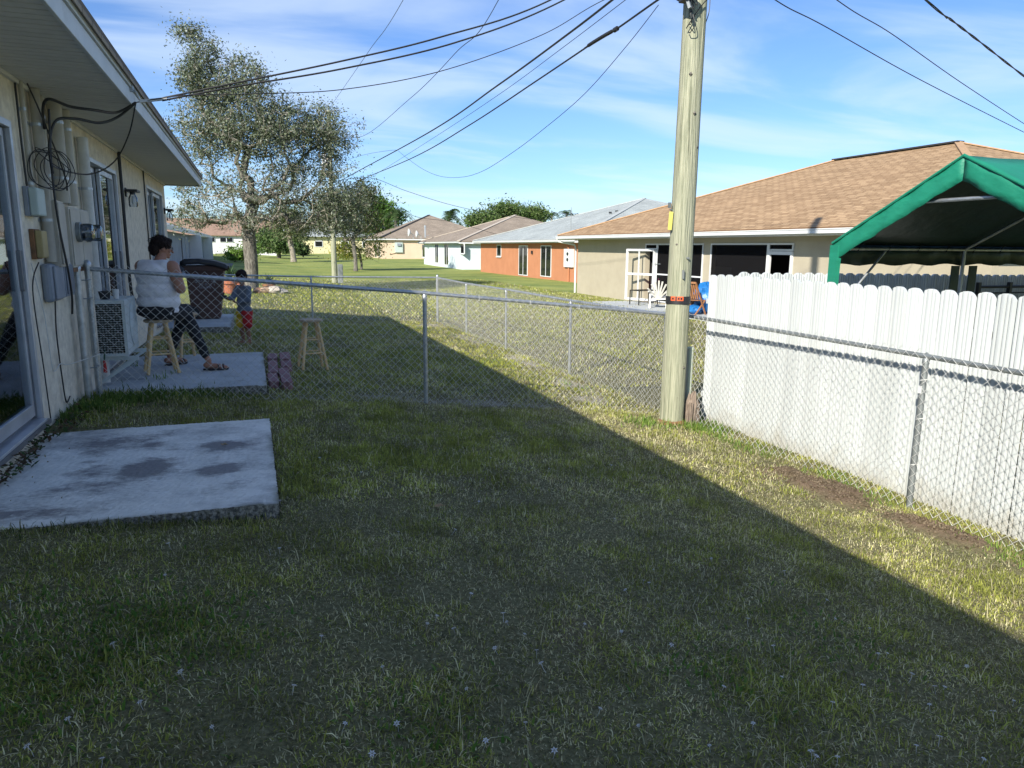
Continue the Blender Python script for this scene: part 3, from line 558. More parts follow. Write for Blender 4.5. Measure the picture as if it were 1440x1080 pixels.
cable('cable','dark cord hanging from the cable enclosure down to the ground',[(x_-.03,7.0,.98),(x_-.05,7.02,.7),(x_-.05,7.05,.3),(x_-.05,7.1,.1),(x_-.05,7.25,.12)],.006)
cable('cable','slim cable running from the yellowed box down the wall',[(x_,6.5,1.31),(x_-.05,6.46,1.1),(x_-.05,6.52,.5),(x_-.05,6.56,.05)],.005)
cable('cable','dark insulated pipe running down beside the second sliding door',[(x_-.03,11.05,2.64),(x_-.03,11.05,2.0),(x_-.03,11.04,1.2),(x_-.03,11.1,.8),(x_-.02,11.25,.7)],.022)
cable('cable','thin dark cable beside the far sliding door',[(x_-.05,13.55,2.64),(x_-.05,13.55,1.5),(x_-.05,13.56,.2)],.012)
# drip loop and service entrance cables at the eave
A0=Vector((-.87,7.35,2.66))
cable('service_cable','black service cable looping from the eave to the row of conduits, upper one',[A0,(-1.02,7.3,2.56),(-1.15,7.05,2.53),(-1.3,6.95,2.53),(-1.42,6.85,2.56),(-1.48,6.9,2.5),(-1.5,6.98,2.35)],.011,n=12)
cable('service_cable','black service cable looping from the eave to the row of conduits, lower one',[A0,(-1.02,7.35,2.53),(-1.15,7.25,2.46),(-1.3,7.1,2.46),(-1.42,7.0,2.42),(-1.47,6.93,2.22),(-1.46,6.9,2.0)],.011,n=12)
cable('phone_cable','thin black phone cable drooping from the eave to the coil on the wall',[A0,(-.97,7.55,2.42),(-1.12,7.62,2.18),(-1.3,7.45,2.05),(-1.46,7.05,2.06),(-1.46,6.85,2.12)],.0065,n=12)
cable('phone_cable','thin black cable crossing behind the coil from the soffit corner',[(-1.5,6.6,2.62),(-1.48,6.8,2.45),(-1.45,7.1,2.15),(-1.45,7.3,1.98),(-1.46,7.35,1.9)],.0065,n=12)
def coil():
    m=MB(); U=Vector((.62,.78,0))
    for i in range(5):
        c=Vector((-1.46+.010*i,6.80,2.03+random.uniform(-.02,.02))); rr=.15+random.uniform(-.035,.012); rz=.15+random.uniform(-.03,.012); off=random.uniform(-.05,.05); pts=[]
        for k in range(37):
            a=2*math.pi*k/36; pts.append(c+U*(off+rr*math.cos(a))+Vector((0,0,rz*math.sin(a)+.012*math.sin(3*a+i))))
        m.tube(pts,.0036,6,False)
    pts=[Vector((-1.44,6.88,2.10))+U*.15*math.cos(2*math.pi*k/24)+Vector((0,0,-.075*math.cos(2*math.pi*k/24)+.03*math.sin(2*math.pi*k/24))) for k in range(25)]
    m.tube(pts,.0036,6,False)
    return setp(m.build('cable_coil',black_rub,None,smooth=True),'loose coil of spare black cable hanging in front of the conduits','cable coil')
coil()
t=thing('cable_clamp','metal wedge clamp holding the service cables at the fascia','clamp',A0)
MB().tube([(-.89,7.3,2.78),(-.86,7.33,2.74),(-.84,7.35,2.69)],.008,6).box(-.9,7.27,2.74,-.875,7.33,2.81).build('hook',galv,t); MB().bar((-.84,7.35,2.67),(-.62,7.35,2.71),.03,.022).build('wedge',white_pvc,t)
# small window-type condenser hung by the patio
ac=thing('air_conditioner','small pale grey air conditioner unit hung on the wall beside the patio','air conditioner',(-1.35,8.75,.3))
ax0,ax1,ay0,ay1,az0,az1=-1.56,-1.26,8.42,9.2,.30,.88
MB().box(ax0,ay0+.02,az0,ax1-.002,ay1,az1).build('casing',ac_m,ac,bevel=.012)
MB().box(ax0,ay0,az0,ax0+.03,ay0+.018,az1).box(ax1-.03,ay0,az0,ax1,ay0+.018,az1).box(ax0+.03,ay0,az1-.035,ax1-.03,ay0+.018,az1).box(ax0+.03,ay0,az0,ax1-.03,ay0+.018,az0+.03).build('side_frame',ac_m,ac)
cf=MB()
for i in range(22): 
    z=az0+.04+i*.0235; cf.box(ax0+.03,ay0+.012,z,ax1-.03,ay0+.019,z+.012)
for i in range(9):
    x=ax0+.04+i*.027; cf.box(x,ay0+.008,az0+.03,x+.006,ay0+.012,az1-.035)
cf.build('coil_fins',coil_m,ac)
fr=MB()
for i in range(6): 
    rr=.07+i*.03; fr.tube([(ax1+.008,8.9+rr*math.cos(a*math.pi/12),.6+rr*math.sin(a*math.pi/12)) for a in range(25)],.004,5,False)
fr.lathe((ax1,8.9,.6),[(.24,0),(.24,.006),(.225,.01)],28,axis='x').build('fan_guard',ac_m,ac)
for y_ in (8.5,9.1): MB().bar((WX,y_,.27),(-1.18,y_,.27),.03,.04).bar((WX+.02,y_,.0),(-1.2,y_,.26),.02,.03).build('bracket',ac_m,ac)
t=thing('flower_pot','small dark pot standing on top of the air conditioner','pot',(-1.47,8.6,.885)); MB().lathe((-1.47,8.62,.884),[(.05,0),(.065,.07),(.068,.085)],16).build('pot',black_m,t,smooth=True); MB().lathe((-1.47,8.62,.955),[(.058,0),(.02,.012)],12).build('soil',rust,t)
t=thing('cup','white cup standing on the air conditioner beside the dark pot','cup',(-1.36,8.62,.885)); MB().lathe((-1.36,8.62,.884),[(.025,0),(.034,.1)],14).build('beaker',white_trim,t,smooth=True); MB().lathe((-1.36,8.62,.976),[(.031,0),(.031,.004)],14).build('drink',dark_room,t)
t=thing('hose_sprayer','red hose nozzle hanging low on the corner fence post','nozzle',(-1.42,8.02,.25)); MB().cyl((-1.42,8.02,.2),(-1.42,8.02,.32),.018,.012).build('nozzle',red_plastic,t); MB().cyl((-1.42,8.02,.32),(-1.41,8.03,.42),.008).build('hose_end',green_plastic,t)
# vine of creeping leaves at the slab edge
def creeper():
    r=np.random.default_rng(5); n=520; y=r.uniform(4.5,6.95,n); x=-1.56+np.abs(r.normal(0,.045,n))+.05*(np.sin(y*5)>.3)*r.random(n)+np.where(y>6.3,.10*r.random(n),0); z=np.abs(r.normal(0,.04,n))-.01; a=r.uniform(0,6.28,n); s=r.uniform(.012,.028,n)
    d=np.stack([np.cos(a)*s,np.sin(a)*s,r.uniform(-.4,.9,n)*s],1); q=np.stack([-np.sin(a)*s*.5,np.cos(a)*s*.5,r.uniform(-.3,.3,n)*s],1); c=np.stack([x,y,z+.01],1)
    V=np.stack([c-d,c+q,c+d,c-q],1).reshape(-1,3); b=np.arange(n)*4; u=r.random((n,1)); C=np.where(u<.5,np.array([[.05,.09,.025]])*(1+u),np.array([[.16,.10,.06]])*(u))
    return setp(np_mesh('creeper',V,np.stack([b,b+1,b+2,b+3],1),None,leaf_m,np.repeat(C,4,0)),'creeping brown and green leaves between the wall and the near concrete slab',kind='stuff')
creeper()
# ------------------------------------------------------------------ concrete slabs
def add_stain(m):
    t=m.node_tree; p=t.nodes['Principled BSDF']; src=p.inputs['Base Color'].links[0].from_socket; n_=t.nodes.new; l_=t.links.new
    a=n_('ShaderNodeAttribute'); a.attribute_name='stain'; sp_=n_('ShaderNodeSeparateColor'); l_(a.outputs['Color'],sp_.inputs[0])
    tc_=n_('ShaderNodeTexCoord'); mp_=n_('ShaderNodeMapping'); mp_.inputs['Scale'].default_value=(1,2.2,1); l_(tc_.outputs['Object'],mp_.inputs[0])
    z=n_('ShaderNodeTexNoise'); z.inputs['Scale'].default_value=16; z.inputs['Detail'].default_value=10; z.inputs['Roughness'].default_value=.8; l_(mp_.outputs[0],z.inputs['Vector'])
    ad=n_('ShaderNodeMath'); ad.operation='MULTIPLY_ADD'; ad.inputs[1].default_value=1.8; l_(z.outputs[0],ad.inputs[0]); l_(sp_.outputs[0],ad.inputs[2])
    r=n_('ShaderNodeMapRange'); r.inputs[1].default_value=1.0; r.inputs[2].default_value=1.5; r.inputs[4].default_value=.85; l_(ad.outputs[0],r.inputs[0])
    mx_=n_('ShaderNodeMix'); mx_.data_type='RGBA'; mx_.inputs[7].default_value=(.17,.16,.165,1); l_(r.outputs[0],mx_.inputs[0]); l_(src,mx_.inputs[6])
    m2=n_('ShaderNodeMix'); m2.data_type='RGBA'; m2.inputs[7].default_value=(.20,.20,.15,1); l_(sp_.outputs[1],m2.inputs[0]); l_(mx_.outputs[2],m2.inputs[6]); l_(m2.outputs[2],p.inputs['Base Color'])
add_stain(concrete); add_stain(concrete2)
def slab(name,lab,x0,y0,x1,y1,zt,th,mat,stains=()):
    bm=bmesh.new(); bmesh.ops.create_grid(bm,x_segments=90,y_segments=110,size=.5)
    r=random.Random(3)
    for v in bm.verts: v.co=Vector(((v.co.x+.5)*(x1-x0)+x0,(v.co.y+.5)*(y1-y0)+y0,zt))
    ext=bmesh.ops.extrude_face_region(bm,geom=list(bm.faces)); 
    for v in [g_ for g_ in ext['geom'] if isinstance(g_,bmesh.types.BMVert)]:
        v.co.z-=th
    for v in bm.verts:
        ex=min(abs(v.co.x-x1),abs(v.co.y-y0)); low=v.co.z<zt-.01
        if ex<1e-4:
            k=.018 if low else .005
            v.co.x-= abs(r.gauss(0,k)) if abs(v.co.x-x1)<1e-4 else 0
            v.co.y+= abs(r.gauss(0,k))+(.03 if low else 0) if abs(v.co.y-y0)<1e-4 else 0
        if not low: v.co.z+=r.gauss(0,.0012)
        if abs(v.co.x-x1)<.08 and abs(v.co.y-y0)<.08 and not low: v.co.z-=.008
    bmesh.ops.recalc_face_normals(bm,faces=bm.faces)
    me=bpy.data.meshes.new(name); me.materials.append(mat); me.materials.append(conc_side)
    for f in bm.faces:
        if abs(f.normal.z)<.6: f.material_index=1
    bm.to_mesh(me); bm.free(); nv=len(me.vertices); cc_=np.empty(nv*3); me.vertices.foreach_get('co',cc_); cc_=cc_.reshape(-1,3); st=np.zeros(nv)
    for cx_,cy_,rx_,ry_,am in stains: st=np.maximum(st,am*np.exp(-(((cc_[:,0]-cx_)/(rx_*1.35))**2+((cc_[:,1]-cy_)/(ry_*1.45))**2)))
    st=np.clip(st*.85+.75*vnoise(cc_[:,0]*4,cc_[:,1]*7,41)*np.sqrt(st+.03),0,1)
    ed=np.clip(1-np.minimum(np.abs(cc_[:,0]-x1),np.abs(cc_[:,1]-y0))/.05,0,1)*np.clip(.5+vnoise(cc_[:,0]*6,cc_[:,1]*6,42),0,1)
    at_=me.color_attributes.new('stain','FLOAT_COLOR','POINT'); q_=np.ones((nv,4)); q_[:,0]=st; q_[:,1]=ed; at_.data.foreach_set('color',q_.ravel()); me.transform(Matrix.Translation((-x0,-y0,-zt))); o=bpy.data.objects.new(name,me); COL.objects.link(o); o.location=(x0,y0,zt); setp(o,lab,'slab'); return o
slab('concrete_slab','pale stained concrete slab at the near sliding door with a broken front edge',-1.585,4.27,.08,6.5,-.03,.14,concrete,
    [(at_z(px,py,-.03).x,at_z(px,py,-.03).y,rx,ry,a) for px,py,rx,ry,a in ((210,625,.13,.16,1.0),(205,655,.10,.20,1.0),(158,622,.13,.12,.8),(126,655,.10,.30,.75),(318,624,.14,.10,.7),(306,661,.09,.10,.65),(35,722,.18,.10,.8),(100,688,.2,.08,.6),(330,680,.08,.12,.45),(240,630,.08,.10,.7))])
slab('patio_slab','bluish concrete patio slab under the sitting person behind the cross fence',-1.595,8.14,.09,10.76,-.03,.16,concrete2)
def leaf_obj(loc,s,lab,mat=dry_leaf,rz=0):
    m=MB(); n=14; vs=[(0,0,.006)]
    for i in range(n):
        a=2*math.pi*i/n; rr=s*(1 if i%2==0 else .62)*(1.25 if i in (0,) else 1); vs.append((rr*math.cos(a+rz),rr*.8*math.sin(a+rz),.004+.012*abs(math.sin(a*1.5))))
    m.add(vs,[(0,i+1,(i+1)%n+1) for i in range(n)]); o=m.build('fallen_leaf',mat,None); o.location=loc
    so_=o.modifiers.new('thick','SOLIDIFY'); so_.thickness=.001
    return setp(o,lab,'leaf')
p_=at_z(617,713,-.2); leaf_obj((p_.x,p_.y,gz(p_.x,p_.y)+.02),.035,'pale dry leaf lying alone in the middle of the shaded lawn')
leaf_obj((at_z(315,625,-.02)).xy[:]+(-.026,),.025,'small brown leaf lying on the near concrete slab')
# ------------------------------------------------------------------ stacked pink pavers
zp=-.075; C3=['left','right']
for c,(xa,xb,rows) in enumerate(((374.5,391,((495,504.2),(505,523),(523.8,538))),(392.5,410,((494,504.4),(505.2,515),(515.6,539))))):
    for r_,(ya,yb) in enumerate(rows):
        q0=at_z(xa+r_*1.2,yb,zp); q1=at_z(xb+r_*1.6,yb,zp); q2=at_z(xb,ya,zp); x0,y0,w,d=q0.x+.012,q0.y,(q1.x-q0.x)-.02,(q2.y-q0.y)-.03
        pts=[(0,.03),(w*.15,0),(w*.38,.015),(w*.6,0),(w*.85,.0),(w,.035),(w,d-.02),(w*.6,d),(0,d-.01)]; k=len(pts); h0,h1=-.09,0
        m=MB().add([(a,b,h0) for a,b in pts]+[(a,b,h1+.012*(r_==2)+random.uniform(-.003,.003)-.012*(b>d*.5)) for a,b in pts],[tuple(range(k-1,-1,-1)),tuple(range(k,2*k))]+[(i,(i+1)%k,k+(i+1)%k,k+i) for i in range(k)])
        q=m.build('paver',paver_m,None,bevel=.008); q.location=(x0,y0,zp); q.rotation_euler=(random.uniform(-.01,.015),random.uniform(-.02,.02),random.uniform(-.03,.03))
        setp(q,'pink concrete paver lying flat, %s of the %s column beside the patio'%(['farthest','middle','nearest'][r_],C3[c]),'paver','pink pavers laid beside the patio')
# ------------------------------------------------------------------ bar stools
def stool(loc,rz,lab,H=.62,leglab=None):
    t=thing('bar_stool',lab,'stool',loc,'pine bar stools',rz); R_=.155
    MB().lathe((0,0,H-.035),[(R_*.86,0),(R_,.008),(R_,.026),(R_*.94,.035),(R_*.5,.031),(.002,.029)],32).build('seat',wood_seat,t,smooth=True,local=True)
    tops=[]; feet=[]
    for k in range(4):
        a=math.pi/4+k*math.pi/2; p=Vector((.10*math.cos(a),.10*math.sin(a),H-.035)); q=Vector((.232*math.cos(a),.232*math.sin(a),.001)); tops.append(p); feet.append(q)
        MB().cyl(q,p,.019,.021,12).build('leg',wood_pine,t,smooth=True,local=True)
    def on(k,z): return tops[k].lerp(feet[k],(H-.035-z)/(H-.035))
    for k in range(4):
        z=.17 if k%2 else .23; MB().cyl(on(k,z),on((k+1)%4,z),.011,n=10).build('rung',wood_pine,t,smooth=True,local=True)
        z=.37 if k%2 else .41; MB().cyl(on(k,z),on((k+1)%4,z),.010,n=10).build('rung',wood_pine,t,smooth=True,local=True)
    return t
stool((-1.06,9.32,-.028),.22,'pine bar stool with round seat under the sitting person',H=.625)
stool((-.86,10.42,-.028),.5,'pine bar stool half hidden behind the sitting person',H=.60)
stool((.71,10.05,gz(.71,10.05)-.004),.12,'pine bar stool standing empty on the grass by the pink pavers',H=.68)
# ------------------------------------------------------------------ chain link fences
def chain(p0,p1,zb0,zt0,zb1,zt1,d=.085,r=.0021):
    """woven zigzag wires between two posts; returns verts, quads"""
    p0=np.array(p0,float); p1=np.array(p1,float); Ln=np.linalg.norm(p1-p0); e=(p1-p0)/Ln; nrm=np.array([-e[1],e[0]])
    ns=int(Ln/(d/2)); V=[];Q=[]
    base=0
    for k in range(ns):
        u0=k*d/2; sgn=1 if k%2 else -1
        hz=min(zt0-zb0,zt1-zb1)+.05; m=int(hz/(d/2))
        if (k%2): pass
        j=np.arange(m+1); side=(j+k)%2
        u=u0+side*(d/2)+ (side*2-1)*.0015
        f=u/Ln; zb=zb0+(zb1-zb0)*f; z=zb+.02+j*d/2
        off=(side*2-1)*sgn*.0025*0+np.where(side==1,.003,-.003)*(1 if k%2==0 else -1)
        P=np.stack([p0[0]+e[0]*u+nrm[0]*off,p0[1]+e[1]*u+nrm[1]*off,z],1)
        # knuckled top end
        for a in range(3):
            ang=2*np.pi*a/3; V.append(P+np.array([e[0]*math.cos(ang)*r*1.35+nrm[0]*math.sin(ang)*r,e[1]*math.cos(ang)*r*1.35+nrm[1]*math.sin(ang)*r,0]))
        n=m+1; jj=np.arange(n-1)
        for a in range(3):
            b=(a+1)%3; Q.append(np.stack([base+a*n+jj,base+b*n+jj,base+b*n+jj+1,base+a*n+jj+1],1))
        base+=3*n
    return np.concatenate(V),np.concatenate(Q)
def fence(name,lab,posts,side,rail_r=.021,ends=(),tension=True,wr=.0021,mat=galv,topover=0,lab_mid=None):
    """posts: list of (x,y,zbottom,ztop); side: +1/-1 which side of the posts the wire is on"""
    t=thing(name,lab,'fence',(posts[0][0],posts[0][1],posts[0][2]))
    for i,(x,y,zb,zt) in enumerate(posts):
        big=i in ends; rr=.030 if big else .0235
        MB().cyl((x,y,zb-.05),(x,y,zt+(.05 if big else -.022)),rr,n=18).build('post',mat,t,smooth=True)
        if big: MB().lathe((x,y,zt+.05),[(rr+.004,-.02),(rr+.004,.0),(rr*.8,.022),(.004,.034)],16).build('post_cap',mat,t,smooth=True)
        else:
            a=posts[min(i+1,len(posts)-1)]; b=posts[max(i-1,0)]; d=(Vector(a[:2])-Vector(b[:2])).normalized()
            MB().lathe((x,y,zt),[(rr+.004,-.06),(rr+.004,-.025),(rr*.9,-.012)],16).tube([(x-d.x*.02,y-d.y*.02,zt-.02),(x-d.y*0-d.x*.028,y-d.y*.028,zt+.005),(x,y,zt+.026),(x+d.x*.028,y+d.y*.028,zt+.005),(x+d.x*.02,y+d.y*.02,zt-.02)],.009,8).build('rail_loop',mat,t,smooth=True)
    for a,b in zip(posts,posts[1:]):
        MB().cyl((a[0],a[1],a[3]),(b[0],b[1],b[3]),rail_r,n=16).build('top_rail',mat,t,smooth=True)
        A=Vector(a[:2]); Bv=Vector(b[:2]); e=(Bv-A).normalized(); nr=Vector((-e.y,e.x))*side*(.034)
        v,q=chain(A+nr,Bv+nr,a[2],a[3],b[2],b[3],r=wr)
        w=np_mesh('chain_mesh',v,q,None,wire_m,off=ROOT[t.name],parent=t)
        n=max(2,int((Bv-A).length/.55)); tm=MB()
        for k in range(1,n):
            f=k/n; p=A.lerp(Bv,f); z=a[3]+(b[3]-a[3])*f
            tm.tube([(p.x+nr.x,p.y+nr.y,z-.03),(p.x+nr.x*.5,p.y+nr.y*.5,z+rail_r+.003),(p.x-nr.x*.75,p.y-nr.y*.75,z),(p.x,p.y,z-rail_r-.005),(p.x+nr.x,p.y+nr.y,z-.03)],.0028,5)
        f=.5
        for q_,s in ((a,1),(b,-1)):
            for zf in (.3,.6,.85):
                z=q_[2]+(q_[3]-q_[2])*zf; p=Vector(q_[:2])
                tm.tube([(p.x+nr.x*1.1,p.y+nr.y*1.1,z),(p.x+e.x*.03,p.y+e.y*.03,z+.01),(p.x-nr.x*.9,p.y-nr.y*.9,z),(p.x-e.x*.03,p.y-e.y*.03,z-.01),(p.x+nr.x*1.1,p.y+nr.y*1.1,z)],.0026,5)
        tm.build('tie_wires',wire_m,t)
        # bottom tension wire
    return t
YF=7.85
def pz(x,y): return gz(x,y)-.01
P0=(-1.46,YF+.02,pz(-1.46,YF),at_y(120,378,YF).z); P1=(at_y(597,412,YF).x,YF,pz(1.72,YF),at_y(597,412,YF).z); P2=(4.86,YF,pz(4.86,YF),at_y(950,441.5,YF).z)
cross=fence('chain_link_fence','chain link cross fence from the stucco house to the utility pole with blue grey rail',[P0,P1,P2],-1,ends=(0,2))
MB().cyl((-1.52,7.70,.0),(-1.52,7.70,1.24),.034,n=18).lathe((-1.52,7.70,1.24),[(.037,-.02),(.037,0),(.02,.02)],18).build('post',galv,cross,smooth=True)
for z_ in (.30,.95,1.12): MB().tube([(-1.53,7.68,z_),(-1.44,7.72,z_),(-1.44,7.88,z_)],.006,6).build('brace_band',galv_old,cross)
XR=5.0
rp=[(XR-.10,YF-.2,pz(XR,YF),.665),(XR,at_x(1303,500,XR).y,pz(XR,4.2),.632),(XR,1.05,pz(XR,1),.60),(XR,-1.9,pz(XR,-2),.58)]
right=fence('chain_link_fence','chain link fence running in front of the white panel fence on the right',rp,-1,mat=galv_old,ends=())
MB().box(XR-.0325,rp[1][1]-.014,.335,XR-.0265,rp[1][1]+.014,.395).build('sticker',white_trim,right)
XB=4.86
bp=[(XB,YF+.06,pz(XB,YF),.64),(XB,10.83,pz(XB,10.8),.61),(XB,14.05,pz(XB,14),.61),(XB,17.0,pz(XB,17),.59),(XB-.05,19.72,pz(XB,19.7),.62)]
fence('chain_link_fence','long chain link side fence running away from the pole behind the cross fence',bp,1,ends=(4,),wr=.0019)
fp=[(XB-.05,19.78,pz(XB,19.8),.62),(1.45,19.78,pz(1.45,19.8),.66),(-1.75,19.78,pz(-1.75,19.8),.74)]
fence('chain_link_fence','farthest chain link fence closing the back of the neighbouring yard',fp,-1,wr=.0019)
# ------------------------------------------------------------------ white scalloped fences
def picket_mb(w,h):
    m=MB(); n=15; pts=[]
    rib=[-.012,.020,.020,-.006,.018,.018,-.006,.021,.022,.021,-.006,.018,.018,-.004,-.012]
    for i in range(n):
        y=w*i/(n-1); s=abs(y/w-.5)*2; top=h-.045*s**2.6; pts.append((y,-rib[i],top))
    vs=[(b,a,0) for a,b,c in pts]+[(b,a,c) for a,b,c in pts]+[(.012,a,0) for a,b,c in pts]+[(.012,a,c) for a,b,c in pts]
    fs=[]
    for i in range(n-1):
        fs+=[(i,i+1,n+i+1,n+i),(2*n+i+1,2*n+i,3*n+i,3*n+i+1),(n+i,n+i+1,3*n+i+1,3*n+i)]
    fs+=[(0,n,3*n,2*n),(n-1,3*n-1,4*n-1,2*n-1)]
    return m.add(vs,fs)
XW=5.205; PW=.158
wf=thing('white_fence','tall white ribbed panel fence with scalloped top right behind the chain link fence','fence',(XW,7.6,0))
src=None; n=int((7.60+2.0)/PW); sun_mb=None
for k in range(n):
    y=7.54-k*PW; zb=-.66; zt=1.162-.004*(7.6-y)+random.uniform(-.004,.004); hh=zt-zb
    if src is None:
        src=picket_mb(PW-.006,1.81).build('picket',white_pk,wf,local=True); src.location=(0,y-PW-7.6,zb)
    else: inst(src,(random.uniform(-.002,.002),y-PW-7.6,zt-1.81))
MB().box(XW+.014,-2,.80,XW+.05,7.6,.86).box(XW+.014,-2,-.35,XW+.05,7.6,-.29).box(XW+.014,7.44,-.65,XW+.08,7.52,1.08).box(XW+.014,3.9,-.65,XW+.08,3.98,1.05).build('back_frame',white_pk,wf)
BY=7.08; BX0=XW+.07
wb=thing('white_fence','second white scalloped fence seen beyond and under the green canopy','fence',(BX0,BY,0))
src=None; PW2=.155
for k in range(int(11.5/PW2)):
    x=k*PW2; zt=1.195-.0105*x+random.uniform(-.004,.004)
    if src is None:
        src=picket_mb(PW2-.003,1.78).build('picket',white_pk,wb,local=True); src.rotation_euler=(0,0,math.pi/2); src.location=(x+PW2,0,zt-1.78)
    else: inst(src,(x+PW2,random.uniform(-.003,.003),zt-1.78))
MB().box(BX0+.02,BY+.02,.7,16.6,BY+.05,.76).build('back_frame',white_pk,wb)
# ------------------------------------------------------------------ utility pole and its fittings
PX,PY=4.60,7.27
pole=thing('utility_pole','tall greenish wooden utility pole standing at the corner of the two chain link fences','utility pole',(PX,PY,-.65))
def pole_mb(x,y,z0,z1,r0,r1,lx=0,ly=0,n=28,k=46):
    vs=[];r=random.Random(4)
    ph=[r.uniform(0,6.28) for _ in range(8)]
    for i in range(k+1):
        f=i/k; z=z0+(z1-z0)*f; rr=r0+(r1-r0)*f
        for j in range(n):
            a=2*math.pi*j/n; q=rr*(1+.012*math.sin(3*a+ph[0]+z*.6)+.010*math.sin(7*a+ph[1]+z*.9)+.006*math.sin(13*a+ph[2]-z*1.3)+.006*math.sin(z*3+ph[3]))
            if j%7==0: q-=.004
            vs.append((x+lx*f+q*math.cos(a),y+ly*f+q*math.sin(a),z))
    fs=[(i*n+j,i*n+(j+1)%n,(i+1)*n+(j+1)%n,(i+1)*n+j) for i in range(k) for j in range(n)]+[tuple(range(n-1,-1,-1)),tuple(range(k*n,(k+1)*n))]
    return MB().add(vs,fs)
pole_mb(PX,PY,-.75,9.6,.140,.106,.08,0).build('shaft',pole_wood,pole,smooth=True)
MB().lathe((PX+.012,PY,.83),[(.1375,0),(.141,.002),(.141,.088),(.1375,.09)],28).build('black_band',black_m,pole,smooth=True)
def tag_on_pole(a,z,w,h,mat,name,off=.141):
    a=math.radians(a); m=MB(); vs=[]
    for i in range(5):
        b=a+(i/4-.5)*w/off; vs+=[(PX+.012+(off+.002)*math.cos(b),PY+(off+.002)*math.sin(b),z),(PX+.012+(off+.002)*math.cos(b),PY+(off+.002)*math.sin(b),z+h)]
    vs+=[(PX+.012+(v[0]-PX-.012)*.985,PY+(v[1]-PY)*.985,v[2]) for v in vs]
    m.add(vs,[(2*i,2*i+2,2*i+3,2*i+1) for i in range(4)]); return m.build(name,mat,pole)
tag_on_pole(214,.872,.055,.05,orange_tag,'orange_tag'); tag_on_pole(247,.872,.075,.05,orange_tag,'orange_tag')
tag_on_pole(240,.886,.02,.022,black_m,'tag_digit',.1445); tag_on_pole(252,.886,.02,.022,black_m,'tag_digit',.1445); tag_on_pole(214,.886,.02,.022,black_m,'tag_digit',.1445)
MB().bar((PX-.155,PY-.02,1.66),(PX-.145,PY-.02,1.86),.012,.045).build('yellow_tag',yellow_tag,pole)
MB().bar((PX-.165,PY-.01,1.90),(PX-.165,PY-.01,1.96),.02,.03).cyl((PX-.15,PY-.03,1.88),(PX-.17,PY-.03,1.88),.01,n=8).build('tag_bolt',galv_old,pole)
MB().cyl((PX+.02,PY-.16,1.35),(PX+.02,PY-.12,1.35),.012,n=8).bar((PX-.03,PY-.138,1.12),(PX-.03,PY-.138,1.22),.05,.006).build('metal_plate',guard_m,pole)
knm=MB()
for a_,z_ in ((235,.45),(270,2.9),(300,2.55),(215,1.5),(255,-.25),(285,.1),(240,3.3)):
    b=math.radians(a_); knm.lathe((PX+.02+.124*math.cos(b),PY+.124*math.sin(b),z_),[(.004,-.022),(.02,0),(.004,.022)],10)
knm.build('knots',bark,pole,smooth=True)
MB().lathe((PX,PY,gz(PX,PY)-.03),[(.19,0),(.16,.05),(.142,.09)],20).box(PX-.22,PY-.16,gz(PX,PY),PX-.10,PY-.06,gz(PX,PY)+.05).build('reddish_base',rust,pole,smooth=False,bevel=.02)
t=thing('cable_guard','grey cable guard and pale green pipe rising beside the foot of the pole','pipe',(4.84,7.33,-.6))
MB().cyl((4.875,7.36,-.62),(4.875,7.36,.285),.036,n=16).lathe((4.875,7.36,.27),[(.041,0),(.041,.03),(.02,.04)],16).build('pipe',pvc_green,t,smooth=True)
MB().box(4.775,7.33,-.6,4.835,7.41,.29).build('guard_channel',guard_m,t,bevel=.008)
t=thing('wood_stub','splintered grey stub of old wood at the foot of the pole','stub',(4.85,7.24,-.6))
m=MB(); n=9; vs=[]
for i in range(5):
    for j in range(n):
        a=2*math.pi*j/n; rr=.085*(1+.25*math.sin(a*2+i))*(1 if i<4 else .6); vs.append((4.85+rr*math.cos(a)*.9,7.22+rr*.7*math.sin(a),-.66+i*.1+(.07*math.sin(a*3) if i==4 else 0)))
m.add(vs,[(i*n+j,i*n+(j+1)%n,(i+1)*n+(j+1)%n,(i+1)*n+j) for i in range(4) for j in range(n)]+[tuple(range(4*n,5*n))]); m.build('stump',stub_wood,t)
MB().bar((4.78,7.15,-.62),(4.80,7.17,-.33),.04,.03).bar((4.93,7.2,-.62),(4.9,7.2,-.38),.03,.035).build('splinters',stub_wood,t)
# pole hardware: splice box, brackets and loose leads
hz=at_x(938,2,4.4)
t=thing('splice_closure','black cable splice box and brackets on the pole where the cables meet','cable box',(4.4,PY,4.05))
MB().cyl((4.38,6.95,4.12),(4.42,7.25,4.08),.055,n=14).box(4.36,7.0,3.98,4.44,7.16,4.1).build('box',black_m,t,bevel=.01)
MB().bar((4.40,7.05,4.0),(4.42,7.02,3.90),.035,.03).bar((4.42,7.15,4.15),(4.62,7.2,4.22),.04,.03).cyl((4.3,7.1,4.1),(4.4,7.1,4.1),.02,n=8).build('bracket',galv_old,t)
lm=MB()
for i,(z_,dz) in enumerate(((4.18,.25),(4.14,.36),(4.2,.18),(4.12,.42),(4.25,.10))):
    lm.tube(spline([(4.42,7.08+.02*i,4.05+.02*i),(4.44+.02*i,7.05,4.0-dz*.5),(4.50,7.12,z_-dz),(PX-.09,PY-.1,z_-dz*.9-.02)],7),.005,5)
lm.tube(spline([(PX-.12,PY-.1,3.75),(PX-.02,PY-.16,3.93),(PX+.12,PY-.13,4.08),(PX+.2,PY-.05,4.2)],8),.006,5)
lm.tube(spline([(PX+.2,PY-.02,4.3),(PX+.2,PY-.03,4.0),(PX+.15,PY-.05,3.85)],8),.005,5)
lm.build('loose_leads',black_rub,t)
